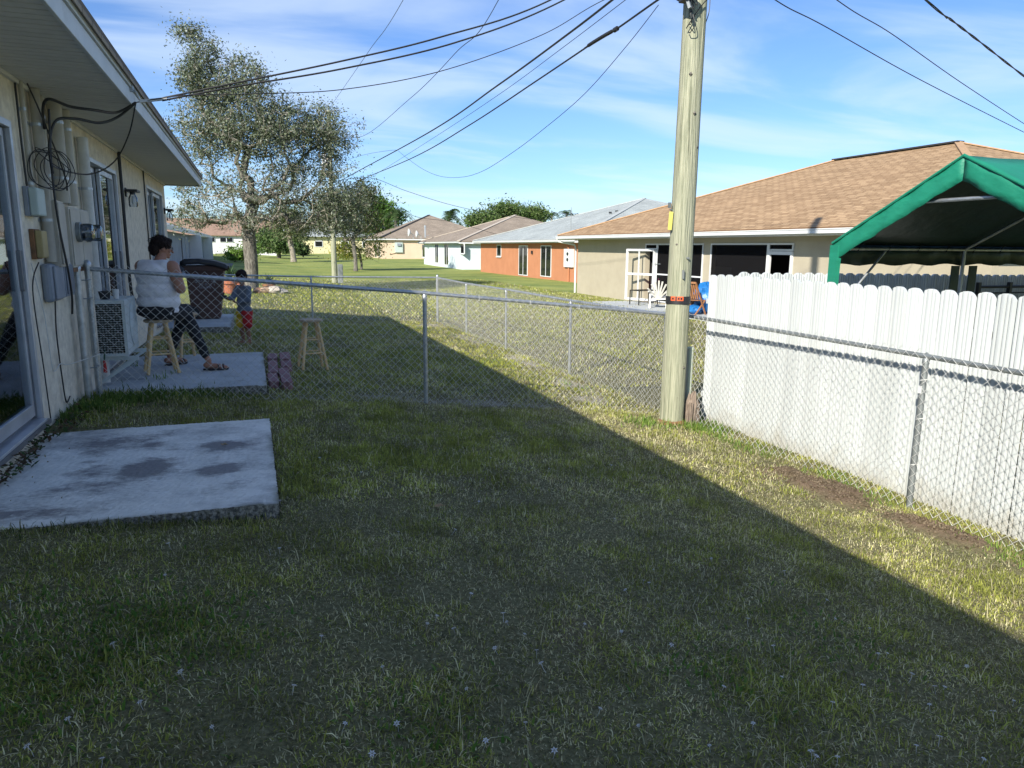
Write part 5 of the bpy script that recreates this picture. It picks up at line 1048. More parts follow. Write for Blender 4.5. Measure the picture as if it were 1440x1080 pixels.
# ------------------------------------------------------------------ houses far left
gl=thing('grey_row_house','grey row house with white privacy walls far beyond our house corner','house',(-5,60,-.3))
wallbox(gl,-30,46,-5,98,-.7,2.3,grey_stucco); 
MB().box(-5.001,46,-.7,-4.98,98,2.3).build('back_wall',grey_stucco,gl)
r=RoofMB(); slab_roof(r,[(-4.4,45.5,2.55),(-4.4,98.5,2.55),(-13,98.5,5.2),(-13,45.5,5.2)]); slab_roof(r,[(-13,45.5,5.2),(-13,98.5,5.2),(-22,98.5,2.55),(-22,45.5,2.55)]); r.build('roof',sh_grey,gl)
MB().box(-4.42,45.5,2.3,-4.38,98.5,2.53).build('fascia',white_trim,gl)
for px in (268,287):
    y=at_x(px,350,-4.9).y; MB().box(-4.97,y,-.6,-4.0,y+.2,2.29).build('privacy_wall',white_stucco,gl)
for pa,pb in ((254,257),(260,264),(279,284),(294,297)):
    a=at_x(pa,331,-4.98); b=at_x(pb,367 if pa<270 else 360,-4.98); f=MB().box(-4.975,a.y,max(b.z,-.4),-4.93,b.y,2.05).build('sliding_door',white_trim,gl); MB().box(-4.929,a.y+.3,-.3,-4.92,b.y-.3,1.95).build('pane',glass_dark,f)
wh=thing('white_house','white house with reddish roof at the far end of the left row','house',(-4,130,0))
MB().box(-12,128,-.6,4.0,140,3.0).build('wall',white_stucco,wh)
r=RoofMB(); slab_roof(r,[(-13,127.4,3.0),(5,127.4,3.0),(5,134,5.8),(-13,134,5.8)]); slab_roof(r,[(-13,134,5.8),(5,134,5.8),(5,140.6,3.0),(-13,140.6,3.0)]); r.build('roof',sh_red,wh)
for x in (-6.3,-4.6,-3.6): f=MB().box(x,127.9,1.9,x+1.0,127.999,2.7).build('window',white_trim,wh); MB().box(x+.08,127.85,1.98,x+.92,127.899,2.62).build('pane',glass_dark,f)
ye=thing('yellow_house','long pale yellow house behind the trees at the far end of the lawn','house',(12,172,.4))
MB().box(3.5,170,-.6,32,182,3.5).build('wall',yellow_stucco,ye)
r=RoofMB(); slab_roof(r,[(2.5,169,3.5),(33,169,3.5),(33,176,6.2),(2.5,176,6.2)]); slab_roof(r,[(2.5,176,6.2),(33,176,6.2),(33,183,3.5),(2.5,183,3.5)]); r.build('roof',sh_grey,ye)
for x in (8.5,13.5,19.2,24): f=MB().box(x,169.9,1.2,x+1.8,169.999,2.6).build('window',white_trim,ye); MB().box(x+.15,169.85,1.35,x+1.65,169.899,2.45).build('pane',glass_dark,f)
setp(MB().box(-4.97,46,-.6,-1.6,127,-.255).build('path',road_m,None),'pale concrete strip along the backs of the far left houses',kind='structure')
for nm,lab,cat,px,py,mat,s in (('storage_bin','blue storage bin on the strip behind the grey row house','bin',290,358,blue_plastic,(.5,.4,.55)),('planter','dark green planter beside the grey row house wall','planter',268,363,green_plastic,(.55,.5,.55)),):
    q=at_z(px,py+4,-.25); t=thing(nm,lab,cat,q); m=MB().add([(q.x+sx*s[0]*k,q.y+sy*s[1]*k,q.z+z) for z,k in ((0,.8),(s[2],1)) for sx,sy in ((-1,-1),(1,-1),(1,1),(-1,1))],[(3,2,1,0),(4,5,6,7),(0,1,5,4),(1,2,6,5),(2,3,7,6),(3,0,4,7)]); m.build('tub',mat,t,bevel=.03); MB().box(q.x-s[0]*1.05,q.y-s[1]*1.05,q.z+s[2]+.003,q.x+s[0]*1.05,q.y+s[1]*1.05,q.z+s[2]+.06).build('rim',mat,t)
q=at_z(312,361,-.25); t=thing('bench','long low dark bench on the far concrete strip','bench',q); MB().box(q.x-.9,q.y-.2,q.z+.4,q.x+.9,q.y+.2,q.z+.47).build('seat',black_m,t)
for s in (-.75,.75): MB().box(q.x+s-.05,q.y-.18,q.z,q.x+s+.05,q.y+.18,q.z+.398).build('leg',black_m,t)
q=at_z(313,356,-.25); t=thing('round_table','small white round table on the far concrete strip','table',q); MB().lathe(q+Vector((0,0,.9)),[(.8,0),(.8,.06)],18).build('tabletop',white_trim,t); MB().cyl(q,q+Vector((0,0,.9)),.07,n=8).lathe(q,[(.35,0),(.3,.05)],12).build('stand',white_trim,t)
q=at_z(328,354,-.2); t=thing('lawn_tractor','small dark red lawn tractor parked before the white house','lawn tractor',q)
MB().box(q.x-.9,q.y-.4,q.z+.3,q.x+.1,q.y+.4,q.z+.85).box(q.x+.1,q.y-.35,q.z+.3,q.x+.9,q.y+.35,q.z+.55).build('body',red_c,t,bevel=.06); MB().box(q.x+.5,q.y-.25,q.z+.56,q.x+.9,q.y+.25,q.z+.95).build('seat',black_m,t,bevel=.04)
for a,b,rr in ((-.6,-.5,.22),(-.6,.38,.22),(.55,-.55,.34),(.55,.40,.34)): MB().lathe((q.x+a,q.y+b,q.z+rr),[(rr*.6,0),(rr,.03),(rr,.13),(rr*.6,.16)],14,axis='y').build('wheel',black_rub,t)
# ------------------------------------------------------------------ trees
def tube_np(segs,n=5):
    V=[];Q=[];b=0
    ang=2*np.pi*np.arange(n)/n
    for p,q,r0,r1 in segs:
        d=q-p; l=np.linalg.norm(d)
        if l<1e-5: continue
        d=d/l; u=np.array([0,0,1.]) if abs(d[2])<.9 else np.array([1.,0,0]); a=np.cross(d,u); a/=np.linalg.norm(a); c=np.cross(d,a)
        ring=np.cos(ang)[:,None]*a+np.sin(ang)[:,None]*c
        V.append(p-d*r0*.2+ring*r0); V.append(q+ring*r1); j=np.arange(n); Q.append(np.stack([b+j,b+(j+1)%n,b+n+(j+1)%n,b+n+j],1)); b+=2*n
    return np.concatenate(V),np.concatenate(Q)
def tree(name,label,base,trunk_h,tr,blobs,ntarget,leaves,lsz,cols,seed,bark_mat,cat='tree',group=None,spread=.16,droop=0,fork=2,twig_every=True,minr=.008):
    r=np.random.default_rng(seed); base=np.array(base,float); t=thing(name,label,cat,base,group)
    B_=np.array([b[:6] for b in blobs],float); w=np.array([b[6] for b in blobs],float); w/=w.sum()
    k=r.choice(len(B_),ntarget,p=w); u=r.normal(size=(ntarget,3)); u/=np.linalg.norm(u,axis=1)[:,None]; u*=(r.random(ntarget)**.42*np.where(r.random(ntarget)<.10,1.35,1))[:,None]
    T=B_[k,:3]+u*B_[k,3:6]; hole=vnoise(T[:,0]*.85+T[:,1]*.5,T[:,2]*.95,seed)+.25*r.normal(size=ntarget); T=T[hole>-.72]; ntarget=len(T)
    nodes=[base]; par=[-1]; k0=6
    lean=r.normal(0,.04,2)
    for i in range(1,k0+1):
        f=i/k0; nodes.append(base+np.array([lean[0]*f*trunk_h+.04*math.sin(f*5),lean[1]*f*trunk_h,trunk_h*f])); par.append(i-1)
    top=nodes[-1].copy(); o=np.argsort(np.linalg.norm(T-top,axis=1)+r.normal(0,.5,ntarget))
    ends=[]
    for ti in o:
        g=T[ti]; A=np.array(nodes); ok=np.arange(len(A))>=k0-fork
        d=np.linalg.norm(A-g,axis=1)+.35*np.maximum(0,A[:,2]-g[2]); d[~ok]=1e9; j=int(np.argmin(d)); p=A[j]; L_=np.linalg.norm(g-p); m=max(1,int(L_/.45)); cur=j
        pd=p-A[par[j]] if par[j]>=0 else np.array([0,0,1.]); pd=pd/(np.linalg.norm(pd)+1e-6)
        for s in range(1,m+1):
            f=s/m; q=p+(g-p)*f+pd*L_*.22*math.sin(math.pi*f)+r.normal(0,.035,3)*L_**.5; q[2]-=droop*f*f*L_
            nodes.append(q); par.append(cur); cur=len(nodes)-1
        ends.append(cur)
    n=len(nodes); cnt=np.zeros(n); 
    for e in ends: cnt[e]+=1
    for i in range(n-1,0,-1): cnt[par[i]]+=cnt[i]
    rad=np.maximum(minr,tr*(cnt/ntarget)**.5); A=np.array(nodes)
    rad[0]=tr*1.25
    big=[(A[par[i]],A[i],min(rad[par[i]],rad[i]*1.6) if i>k0 else rad[par[i]],rad[i]) for i in range(1,n) if rad[i]>.045]
    caps_=[]
    for i in range(1,n):
        if rad[i]>.04:
            d_=A[i]-A[par[i]]; d_=d_/(np.linalg.norm(d_)+1e-6); caps_.append((A[i],A[i]+d_*rad[i]*.45,rad[i],rad[i]*.8)); caps_.append((A[i]+d_*rad[i]*.4,A[i]+d_*rad[i]*.85,rad[i]*.84,.002))
    small=[(A[par[i]],A[i],min(rad[par[i]],rad[i]*1.5),rad[i]) for i in range(1,n) if rad[i]<=.045]
    v,q=tube_np(big,12); tk=np_mesh('trunk',v,q,None,bark_mat,off=base,parent=t); tk.data.polygons.foreach_set('use_smooth',[True]*len(tk.data.polygons))
    if small:
        # extra bare twigs at the ends
        ex=[]
        if twig_every:
            for e in ends:
                for _ in range(3):
                    d=r.normal(0,1,3); d[2]+=.2; d/=np.linalg.norm(d); ex.append((A[e],A[e]+d*r.uniform(.15,.5)*spread*2.2,minr*.8,minr*.4))
        v,q=tube_np(small+ex,3); v2,q2=tube_np(caps_,10) if caps_ else (np.zeros((0,3)),np.zeros((0,4),int)); v3=np.concatenate([v,v2]); q3=np.concatenate([q,q2+len(v)]); np_mesh('branches',v3,q3,None,twig_m,off=base,parent=t)['kind']='stuff'
    E=np.array(ends); per=leaves//len(E); c=np.repeat(A[E],per,0); nl=len(c)
    c=c+r.normal(0,1,(nl,3))*spread*r.uniform(.4,1.6,nl)[:,None]
    mid=r.integers(1,n,nl//3); c[:len(mid)]=A[mid][:]+r.normal(0,spread*.7,(len(mid),3)); kk=c[:,2]>base[2]+trunk_h*.75; c=c[kk]; nl=len(c)
    d=r.normal(0,1,(nl,3)); d[:,2]-=droop*2; d/=np.linalg.norm(d,axis=1)[:,None]; x=np.cross(d,r.normal(0,1,(nl,3))); x/=np.linalg.norm(x,axis=1)[:,None]; s=lsz*r.uniform(.55,1.35,nl)[:,None]
    V=np.stack([c-d*s,c+x*s*.42,c+d*s,c-x*s*.42],1).reshape(-1,3); b=np.arange(nl)*4
    cc=np.array(cols,float); ci=r.choice(len(cc),nl); u=r.uniform(.7,1.3,(nl,1)); C=cc[ci]*u
    np_mesh('crown',V,np.stack([b,b+1,b+2,b+3],1),None,leaf_m,np.repeat(C,4,0),off=base,parent=t)['kind']='stuff'
    return t
def PB(l,Y):   # blobs given as pixel ellipses of the photograph at distance Y, with their own depth
    o=[]
    for px,py,rx,ry,dep,w,dy in l:
        c=at_y(px,py,Y+dy); a=at_y(px+rx,py,Y+dy); b=at_y(px,py-ry,Y+dy); o.append((c.x,c.y,c.z,abs(a.x-c.x),dep,abs(b.z-c.z),w))
    return o
TYY=33.0; tb_=at_y(353,405,TYY)
tree('olive_tree','large sparse grey green tree with tall ragged crown beyond the chain link yard',(tb_.x,TYY,-.45),2.7,.27,
 PB([(283,70,22,36,.8,1.2,0),(262,45,20,12,.5,.25,0),(300,120,42,40,1.3,2.6,0),(270,110,26,22,.9,.8,0),(350,125,44,45,1.4,2.4,0),(300,185,58,40,1.8,3.0,.4),(360,185,55,50,2,3.6,-.4),(285,245,48,50,2,3.6,0),(275,300,34,26,1.6,1.6,.3),(345,265,70,50,2.4,5.0,-.8),(345,310,50,20,2,1.4,-.6),(400,190,52,60,2.2,4.6,.2),(425,270,70,50,2.4,5.0,.3),(455,190,42,42,1.6,2.6,.5),(478,225,30,36,1.4,1.2,.3),(478,285,40,44,1.6,3.2,0),(440,315,46,18,1.6,1.8,.3)],TYY),
 2700,70000,.056,[(.14,.17,.10),(.19,.225,.145),(.26,.30,.22),(.085,.105,.055),(.36,.39,.33),(.12,.155,.085),(.17,.20,.12),(.10,.13,.07)],41,bark,spread=.21,droop=.05,minr=.010)
# sandy pots and rocks at its foot handled below
tree('round_tree','darker leafy tree standing between the olive tree and the peach house',(at_y(500,374,62).x,62,-.55),2.6,.16,
 PB([(485,300,34,34,1.8,2,0),(505,315,32,22,1.6,2,0),(512,275,18,20,1.2,.9,0),(465,310,30,24,1.6,1.4,.4)],62),300,15000,.10,[(.05,.07,.03),(.09,.11,.05),(.13,.12,.07),(.07,.10,.03)],42,bark,spread=.4)
tree('young_tree','small young tree with yellow green leaves on the lawn before the peach house',(at_y(508,373,66).x,66,-.55),1.1,.10,
 PB([(495,355,28,14,1.4,1.6,0),(525,350,18,18,1.2,1,0),(480,350,14,8,.8,.7,0)],66),120,3000,.10,[(.30,.34,.04),(.20,.27,.04),(.36,.33,.07)],43,bark,spread=.35)
tree('slim_tree','slim pale trunked tree with a small crown far out on the lawn',(at_y(413,366,88).x,88,-.3),3.0,.30,
 PB([(412,318,26,18,2.2,1,0),(400,305,20,12,1.8,.6,0)],88),120,5000,.16,[(.12,.16,.06),(.2,.22,.12)],44,bark_pale,spread=.6)
tree('willow_bush','tall drooping green bush on the far lawn right of the olive tree trunk',(at_y(392,358,104).x,104,-.2),.8,.25,
 PB([(378,345,14,12,2,1,0),(392,338,20,14,2.4,1.6,0),(408,346,14,11,2,1,0),(370,330,10,12,1.5,.5,0)],104),200,11000,.17,[(.09,.17,.05),(.14,.22,.07),(.18,.24,.10),(.05,.10,.03)],45,bark,spread=.6,droop=.35,cat='bush')
tree('round_bush','small dark clipped bush beside the slim tree',(at_y(426,357,108).x,108,-.1),.3,.1,PB([(426,352,8,5,1,1,0)],108),60,2600,.14,[(.03,.05,.02),(.05,.08,.03)],46,bark,spread=.3,cat='bush')
tree('round_bush','bright green low bush at the left of the olive tree trunk',(at_y(330,366,80).x,80,-.3),.3,.1,PB([(333,358,12,5,1.4,1,0),(350,352,8,6,1,.4,0)],80),80,3600,.14,[(.13,.24,.04),(.18,.30,.06)],47,bark,spread=.35,cat='bush')
GRN=[(.05,.10,.03),(.09,.15,.04),(.13,.20,.06),(.18,.24,.09)]
for i,(px,py,rx,ry,lab) in enumerate(((682,308,24,8,'low rounded dark tree, leftmost behind the brown roof'),(713,297,20,12,'tallest dark green tree rising behind the brown roof peak'),(748,303,16,9,'dense green tree, rightmost behind the brown roof'))):
    Y=128; c=at_y(px,py,Y); tree('broad_tree',lab,(c.x,Y,-.3),3.2,.35,PB([(px,py,rx,ry,4,2,0),(px-rx*.4,py+6,rx*.6,ry*.6,3,1,0),(px+rx*.35,py+6,rx*.55,ry*.5,3,1,0)],Y),200,6500,.24,GRN,50+i,bark,spread=.55,group='trees behind the brown roof',twig_every=False,minr=.03)
c=at_y(540,300,125); tree('broad_tree','bright green bushy tree left of the peach house roof',(c.x,125,-.2),3,.3,PB([(545,305,20,14,3,1,0),(528,295,16,16,2.5,1,0),(530,318,26,14,3,1,0)],125),200,9000,.26,[(.08,.17,.03),(.13,.23,.05),(.05,.10,.02)],56,bark,spread=.8,twig_every=False,minr=.03)
def palm(px,py,Y,R_,lab,n=22,zb=-.3,seed=0,trk=.2):
    r=random.Random(seed); c=at_y(px,py,Y); t=thing('palm_tree',lab,'palm tree',(c.x,Y,zb),'palms behind the roofs')
    MB().cyl((c.x,Y,zb),(c.x,Y,c.z),trk*1.2,trk,10).build('trunk',bark_pale,t,smooth=True)
    V=[];Q=[];C=[]
    for i in range(n):
        a=r.uniform(0,6.28); el=r.uniform(-.3,1.3); L_=R_*r.uniform(.8,1.1); pts=[]
        for s in range(8):
            f=s/7; pts.append(Vector((c.x+math.cos(a)*L_*f*math.cos(el*(1-.2*f)),Y+math.sin(a)*L_*f*math.cos(el*(1-.2*f)),c.z+L_*(math.sin(el)*f-.75*f*f))))
        for s in range(1,8):
            p=pts[s]; d=(pts[s]-pts[s-1]).normalized(); sd=d.cross(Vector((0,0,1))).normalized()
            for g_ in (-1,1):
                for h_ in (0,.5):
                    q0=p-d*h_*L_/7; tip=q0+sd*g_*L_*.26*(1-.5*s/8)+d*L_*.10-Vector((0,0,L_*.06)); b=len(V); w=d*L_*.028
                    V+=[q0-w,q0+w,tip]; Q.append((b,b+1,b+2)); u=r.uniform(.7,1.2); C+=[(.07*u,.12*u,.04*u)]*3
    np_mesh('fronds',np.array([v[:] for v in V]),None,np.array(Q),leaf_m,np.array(C),off=(c.x,Y,zb),parent=t)
palm(632,303,140,4.2,'spiky palm crown between the peach roof and the brown roof',26,seed=1); palm(556,300,118,3.4,'bright palm right behind the left slope of the peach roof',22,seed=2); palm(776,303,150,2.6,'small palm peeking over the blue grey roof, left of two',16,seed=3); palm(797,301,150,3.0,'small palm peeking over the blue grey roof, right of two',16,seed=4)
# pots, rocks under the olive tree
def pot(px,py,Y,s,lab,mat,lf):
    q=at_y(px,py,Y); z0=gz(q.x,Y); t=thing('flower_pot',lab,'pot',(q.x,Y,z0),'pots and stones under the olive tree')
    MB().lathe((q.x,Y,z0),[(s*.6,0),(s*.85,s*1.1),(s,s*1.12),(s,s*1.4),(s*.88,s*1.4)],18).build('pot',mat,t,smooth=False)
    r=random.Random(int(px)); m=MB()
    for i in range(46):
        a=r.uniform(0,6.28); l=s*r.uniform(.9,2.2); e=r.uniform(.3,1.4); b=Vector((q.x,Y,z0+s*1.4)); d=Vector((math.cos(a)*math.cos(e),math.sin(a)*math.cos(e),math.sin(e))); sd=d.cross(Vector((0,0,1))).normalized()*s*.10
        m.add([b-sd*.4,b+sd*.4,b+d*l*.6+sd,b+d*l*.6-sd,b+d*l-Vector((0,0,l*.1))],[(0,1,2,3),(3,2,4)])
    m.build('leaves',lf,t)
lf1=pm('dark_green_leaf',(.05,.10,.03),bump=0,trans=.2); 
pot(322,402,29.5,.34,'wide terracotta pot with green leaves right of the brown bin',terra,lf1); pot(334,398,30.5,.26,'smaller terracotta pot behind the wide one',terra,lf1); pot(313,398,29.5,.24,'red brown pot close to the brown bin',terra,lf1); pot(378,399,30.6,.26,'dark red pot at the right foot of the olive tree',rust,lf1)
for i,(px,py,s,lab) in enumerate(((372,403,.24,'tan boulder'),(386,404,.28,'largest pale boulder'),(396,406,.2,'rightmost pale boulder'),(364,400,.2,'boulder half behind the child'))):
    q=at_y(px,py,30.3); o=crumple('boulder',lab+' in the row of stones under the olive tree','stone',(q.x,30.3,gz(q.x,30.3)-.03),(s*1.2,s,s*.62),pm('pale_stone_%s'%['tan','cream','grey','rust'][i],[(.42,.30,.2),(.5,.45,.38),(.4,.38,.35),(.36,.2,.13)][i],rough=.95,scale=3,bump=.7,bscale=8,dist=.03),60+i,8,12)
    o['group']='pots and stones under the olive tree'
# ------------------------------------------------------------------ bin and far patio slab
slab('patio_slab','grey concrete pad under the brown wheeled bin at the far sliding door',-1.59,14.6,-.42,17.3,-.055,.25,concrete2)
bn=thing('wheeled_bin','brown wheeled rubbish bin with black lid and faded round print on its side','bin',(-.88,16.5,-.055))
def taper(x0,x1,y0,y1,z0,X0,X1,Y0,Y1,z1):
    return MB().add([(x0,y0,z0),(x1,y0,z0),(x1,y1,z0),(x0,y1,z0),(X0,Y0,z1),(X1,Y0,z1),(X1,Y1,z1),(X0,Y1,z1)],[(3,2,1,0),(4,5,6,7),(0,1,5,4),(1,2,6,5),(2,3,7,6),(3,0,4,7)])
taper(-1.20,-.66,16.2,16.75,-.05,-1.27,-.53,16.08,16.85,1.02).build('body',bin_m,bn,bevel=.03)
taper(-1.28,-.50,16.05,16.88,.93,-1.29,-.49,16.04,16.89,1.03).build('rim',bin_m,bn,bevel=.01)
m=MB(); prof=[(-1.34,1.11),(-1.25,1.16),(-1.0,1.165),(-.7,1.12),(-.52,1.06),(-.46,1.02)]
vs=[]; 
for x,z in prof:
    for y,dz in ((15.99,-.085),(16.04,0),(16.86,0),(16.93,-.085)): vs.append((x,y,z+dz))
m.add(vs,[(i*4+j,(i+1)*4+j,(i+1)*4+j+1,i*4+j+1) for i in range(5) for j in range(3)]); solid(m.build('lid',black_m,bn,smooth=True),.03)
MB().cyl((-1.40,16.15,1.03),(-1.40,16.8,1.03),.018,n=10).bar((-1.28,16.2,1.0),(-1.40,16.2,1.03),.03,.05).bar((-1.28,16.75,1.0),(-1.40,16.75,1.03),.03,.05).build('handle',black_m,bn)
for y in (16.12,16.72): MB().lathe((-1.18,y,.08),[(.06,0),(.13,.01),(.13,.06),(.06,.07)],18,axis='y').build('wheel',black_rub,bn)
def text_obj(body,loc,size,rot,mat,par,name='lettering',ext=.001):
    cu=bpy.data.curves.new(name,'FONT'); cu.body=body; cu.size=size; cu.align_x='CENTER'; cu.extrude=ext; cu.materials.append(mat); o=bpy.data.objects.new(name,cu); COL.objects.link(o)
    o.parent=par; off=ROOT[par.name]; o.location=Vector(loc)-off; o.rotation_euler=rot
    dg=bpy.context.evaluated_depsgraph_get(); me=bpy.data.meshes.new_from_object(o.evaluated_get(dg)); me.materials.clear(); me.materials.append(mat)
    q=bpy.data.objects.new(name,me); COL.objects.link(q); q.parent=par; q.location=o.location; q.rotation_euler=rot; bpy.data.objects.remove(o); return q
# worn unreadable round crest with strokes like faded lettering, on the side facing the fence
tl=math.atan2(.12,1.07); pr_=MB()
def onside(u,z): return (-.90+u,16.2-(z+.05)*(.12/1.07)-.004,z)
for k in range(26):
    a=math.pi*(k/25); r0=.20; 
    if k%3==2: continue
    pr_.bar(onside(r0*math.cos(a),.70+r0*.72*math.sin(a)),onside((r0-.045)*math.cos(a+.05),.70+(r0-.045)*.72*math.sin(a+.05)),.014,.002,up=(0,1,0))
rr_=random.Random(8)
for row,z in enumerate((.66,.73,.60)):
    u=-.17+.03*row
    while u<.17-.03*row:
        w=rr_.uniform(.010,.022)
        if rr_.random()<.8: pr_.bar(onside(u,z-.022),onside(u+rr_.uniform(-.012,.012),z+.022),w*.7,.002,up=(0,1,0))
        if rr_.random()<.5: pr_.bar(onside(u,z+rr_.uniform(-.02,.02)),onside(u+.022,z+rr_.uniform(-.02,.02)),.008,.002,up=(1,0,0))
        u+=.028
pr_.build('faded_print',print_m,bn)
# ------------------------------------------------------------------ people
def sphere_vs(c,s,M3=None,n=14,k=9):
    vs=[];c=Vector(c)
    for i in range(k+1):
        th=math.pi*i/k
        for j in range(n):
            a=2*math.pi*j/n; p=Vector((s[0]*math.sin(th)*math.cos(a),s[1]*math.sin(th)*math.sin(a),s[2]*math.cos(th)))
            if M3 is not None: p=M3@p
            vs.append(c+p)
    return vs,[(i*n+j,i*n+(j+1)%n,(i+1)*n+(j+1)%n,(i+1)*n+j) for i in range(k) for j in range(n)]
def blob(name,prims,mat,par,vox=.009,smooth=6,noise=0,label=None,cut=None):
    """one continuous surface grown from overlapping tapered limbs and ellipsoids"""
    m=MB()
    for p in prims:
        if p[0]=='c':
            a,r0,b,r1=Vector(p[1]),p[2],Vector(p[3]),p[4]; k=max(3,int((b-a).length/(min(r0,r1)*.5))+1)
            for i in range(k+1):
                f=i/k; r=r0+(r1-r0)*f; v,fs=sphere_vs(a.lerp(b,f),(r,r,r),None,12,7); m.add(v,fs)
        else:
            v,fs=sphere_vs(p[1],p[2],p[3] if len(p)>3 else None,20,12); m.add(v,fs)
    off=ROOT[par.name]; me=m.mesh(name,mat,off); o=bpy.data.objects.new(name,me); COL.objects.link(o)
    r=o.modifiers.new('r','REMESH'); r.mode='VOXEL'; r.voxel_size=vox; s=o.modifiers.new('s','SMOOTH'); s.iterations=smooth; s.factor=.6
    dg=bpy.context.evaluated_depsgraph_get(); me2=bpy.data.meshes.new_from_object(o.evaluated_get(dg)); bpy.data.objects.remove(o); me2.name=name
    if not me2.materials: me2.materials.append(mat)
    if noise:
        n_=len(me2.vertices); co_=np.empty(n_*3,np.float32); me2.vertices.foreach_get('co',co_); co_=co_.reshape(-1,3); nr=np.empty(n_*3,np.float32); me2.vertices.foreach_get('normal',nr); nr=nr.reshape(-1,3)
        amp,f1=noise; d=np.sin(co_[:,2]*f1+3*np.sin(co_[:,0]*f1*.35))*.5+np.sin(co_[:,0]*f1*.8+co_[:,1]*f1*.6+2*np.sin(co_[:,2]*f1*.4))*.5; co_+=nr*(amp*d)[:,None]; me2.vertices.foreach_set('co',co_.ravel())
    me2.polygons.foreach_set('use_smooth',[True]*len(me2.polygons)); me2.update()
    q=bpy.data.objects.new(name,me2); COL.objects.link(q); q.parent=par; ROOT[q.name]=off; setp(q,label); return q
def frame3(F):   # columns: right, forward, up
    F=Vector(F).normalized(); R_=F.cross(Vector((0,0,1))).normalized(); return Matrix((R_,F,R_.cross(F))).transposed()
def hand(pr,wrist,fdir,palm_n,s=1.0,curl=.6,thumb=1):
    """palm and five bent fingers of different lengths"""
    w=Vector(wrist); f=Vector(fdir).normalized(); n=Vector(palm_n).normalized(); sd=f.cross(n).normalized()
    for k in (-1,-.33,.33,1): pr.append(('c',w+sd*k*.018*s,.016*s,w+f*.075*s+sd*k*.030*s,.012*s))
    for k,l in ((-1,.062),(-.33,.078),(.33,.082),(1,.072)):
        p=w+f*.078*s+sd*k*.030*s; d=(f*math.cos(curl*.6)+n*math.sin(curl*.6)).normalized(); q=p+d*l*.5*s; d2=(f*math.cos(curl*1.6)+n*math.sin(curl*1.6)).normalized()
        pr+= [('c',p,.0098*s,q,.009*s),('c',q,.009*s,q+d2*l*.55*s,.0075*s)]
    p=w+f*.025*s+sd*thumb*.03*s; q=p+(f*.6+sd*thumb*.6+n*.5).normalized()*.038*s; pr+=[('c',p,.013*s,q,.011*s),('c',q,.0105*s,q+(f*.8+n*.55-sd*thumb*.1).normalized()*.032*s,.009*s)]
def face(pr,c,Mh,s=1.0,skin_only=True):
    def P(x,y,z): return Vector(c)+Mh@Vector((x*s,y*s,z*s))
    pr+=[('e',P(0,-.008,.018),(.074*s,.094*s,.098*s),Mh),('e',P(0,.026,-.045),(.054*s,.058*s,.062*s),Mh),('e',P(0,.072,-.088),(.024*s,.020*s,.018*s),Mh),
         ('c',P(0,.086,.012),.012*s,P(0,.112,-.022),.015*s),('e',P(.0,.116,-.028),(.017*s,.014*s,.011*s),Mh),('e',P(0,.090,-.052),(.024*s,.011*s,.006*s),Mh),('e',P(0,.088,-.063),(.021*s,.010*s,.006*s),Mh),
         ('e',P(.035,.070,-.018),(.022*s,.02*s,.02*s),Mh),('e',P(-.035,.070,-.018),(.022*s,.02*s,.02*s),Mh),('e',P(0,.082,.038),(.05*s,.014*s,.010*s),Mh),
         ('e',P(.078,-.006,-.006),(.010*s,.021*s,.032*s),Mh),('e',P(-.078,-.006,-.006),(.010*s,.021*s,.032*s),Mh)]
    return P
# adult, seen from behind on the stool
PE=thing('person','person in white tank top and black trousers sitting on a stool with back turned','person',(-1.06,9.32,-.03))
F=Vector((.62,.78,0)); R_=Vector((.78,-.62,0)); MT=frame3(F)
hp=Vector((-1.06,9.31,.70)); 
def TP(r,f,z): return Vector((hp.x,hp.y,0))+R_*r+F*f+Vector((0,0,z))
hc=Vector((-.965,9.44,1.405)); MH=frame3((.93,.30,-.16))
rk=Vector((-.775,9.54,.63)); ra_=Vector((-.545,9.31,.085)); lk=Vector((-.79,9.80,.66)); la_=Vector((-1.02,9.83,.10))
rs=TP(.225,.05,1.195); re_=Vector((-.775,9.11,.955)); rw=Vector((-.79,9.385,1.03)); lsn=TP(-.225,.05,1.195); le_=Vector((-1.06,9.76,.97)); lw_=Vector((-.92,9.64,1.05))
rh=TP(.10,.02,.70); lh=TP(-.10,.02,.70)
pr=[('e',hp+Vector((0,0,.02)),(.19,.15,.12),MT),('e',TP(0,.05,.86),(.20,.16,.15),MT),('e',TP(0,.04,1.04),(.19,.14,.17),MT),('c',TP(-.15,.04,1.20),.07,TP(.15,.04,1.20),.07),('c',TP(0,.05,1.20),.065,hc-Vector((0,0,.06)),.056),
 ('c',rs,.078,re_,.056),('c',re_,.054,rw,.032),('c',lsn,.078,le_,.056),('c',le_,.054,lw_,.032),
 ('c',rh,.10,rk,.062),('c',rk,.06,rk.lerp(ra_,.3),.058),('c',rk.lerp(ra_,.3),.058,ra_,.034),('c',lh,.10,lk,.062),('c',lk,.06,lk.lerp(la_,.3),.058),('c',lk.lerp(la_,.3),.058,la_,.034),
 ('c',ra_+Vector((-.03,.01,-.055)),.036,ra_+Vector((.10,-.005,-.07)),.034),('c',ra_+Vector((.10,-.005,-.07)),.036,ra_+Vector((.19,-.01,-.083)),.022),
 ('c',la_+Vector((-.03,-.03,-.06)),.036,la_+Vector((.10,.06,-.075)),.034),('c',la_+Vector((.10,.06,-.075)),.036,la_+Vector((.17,.11,-.09)),.022)]
for k in range(5):
    pr.append(('c',ra_+Vector((.17,.025-.014*k,-.088)),.012,ra_+Vector((.215-.009*abs(k-0),.028-.016*k,-.095)),.010 if k else .012))
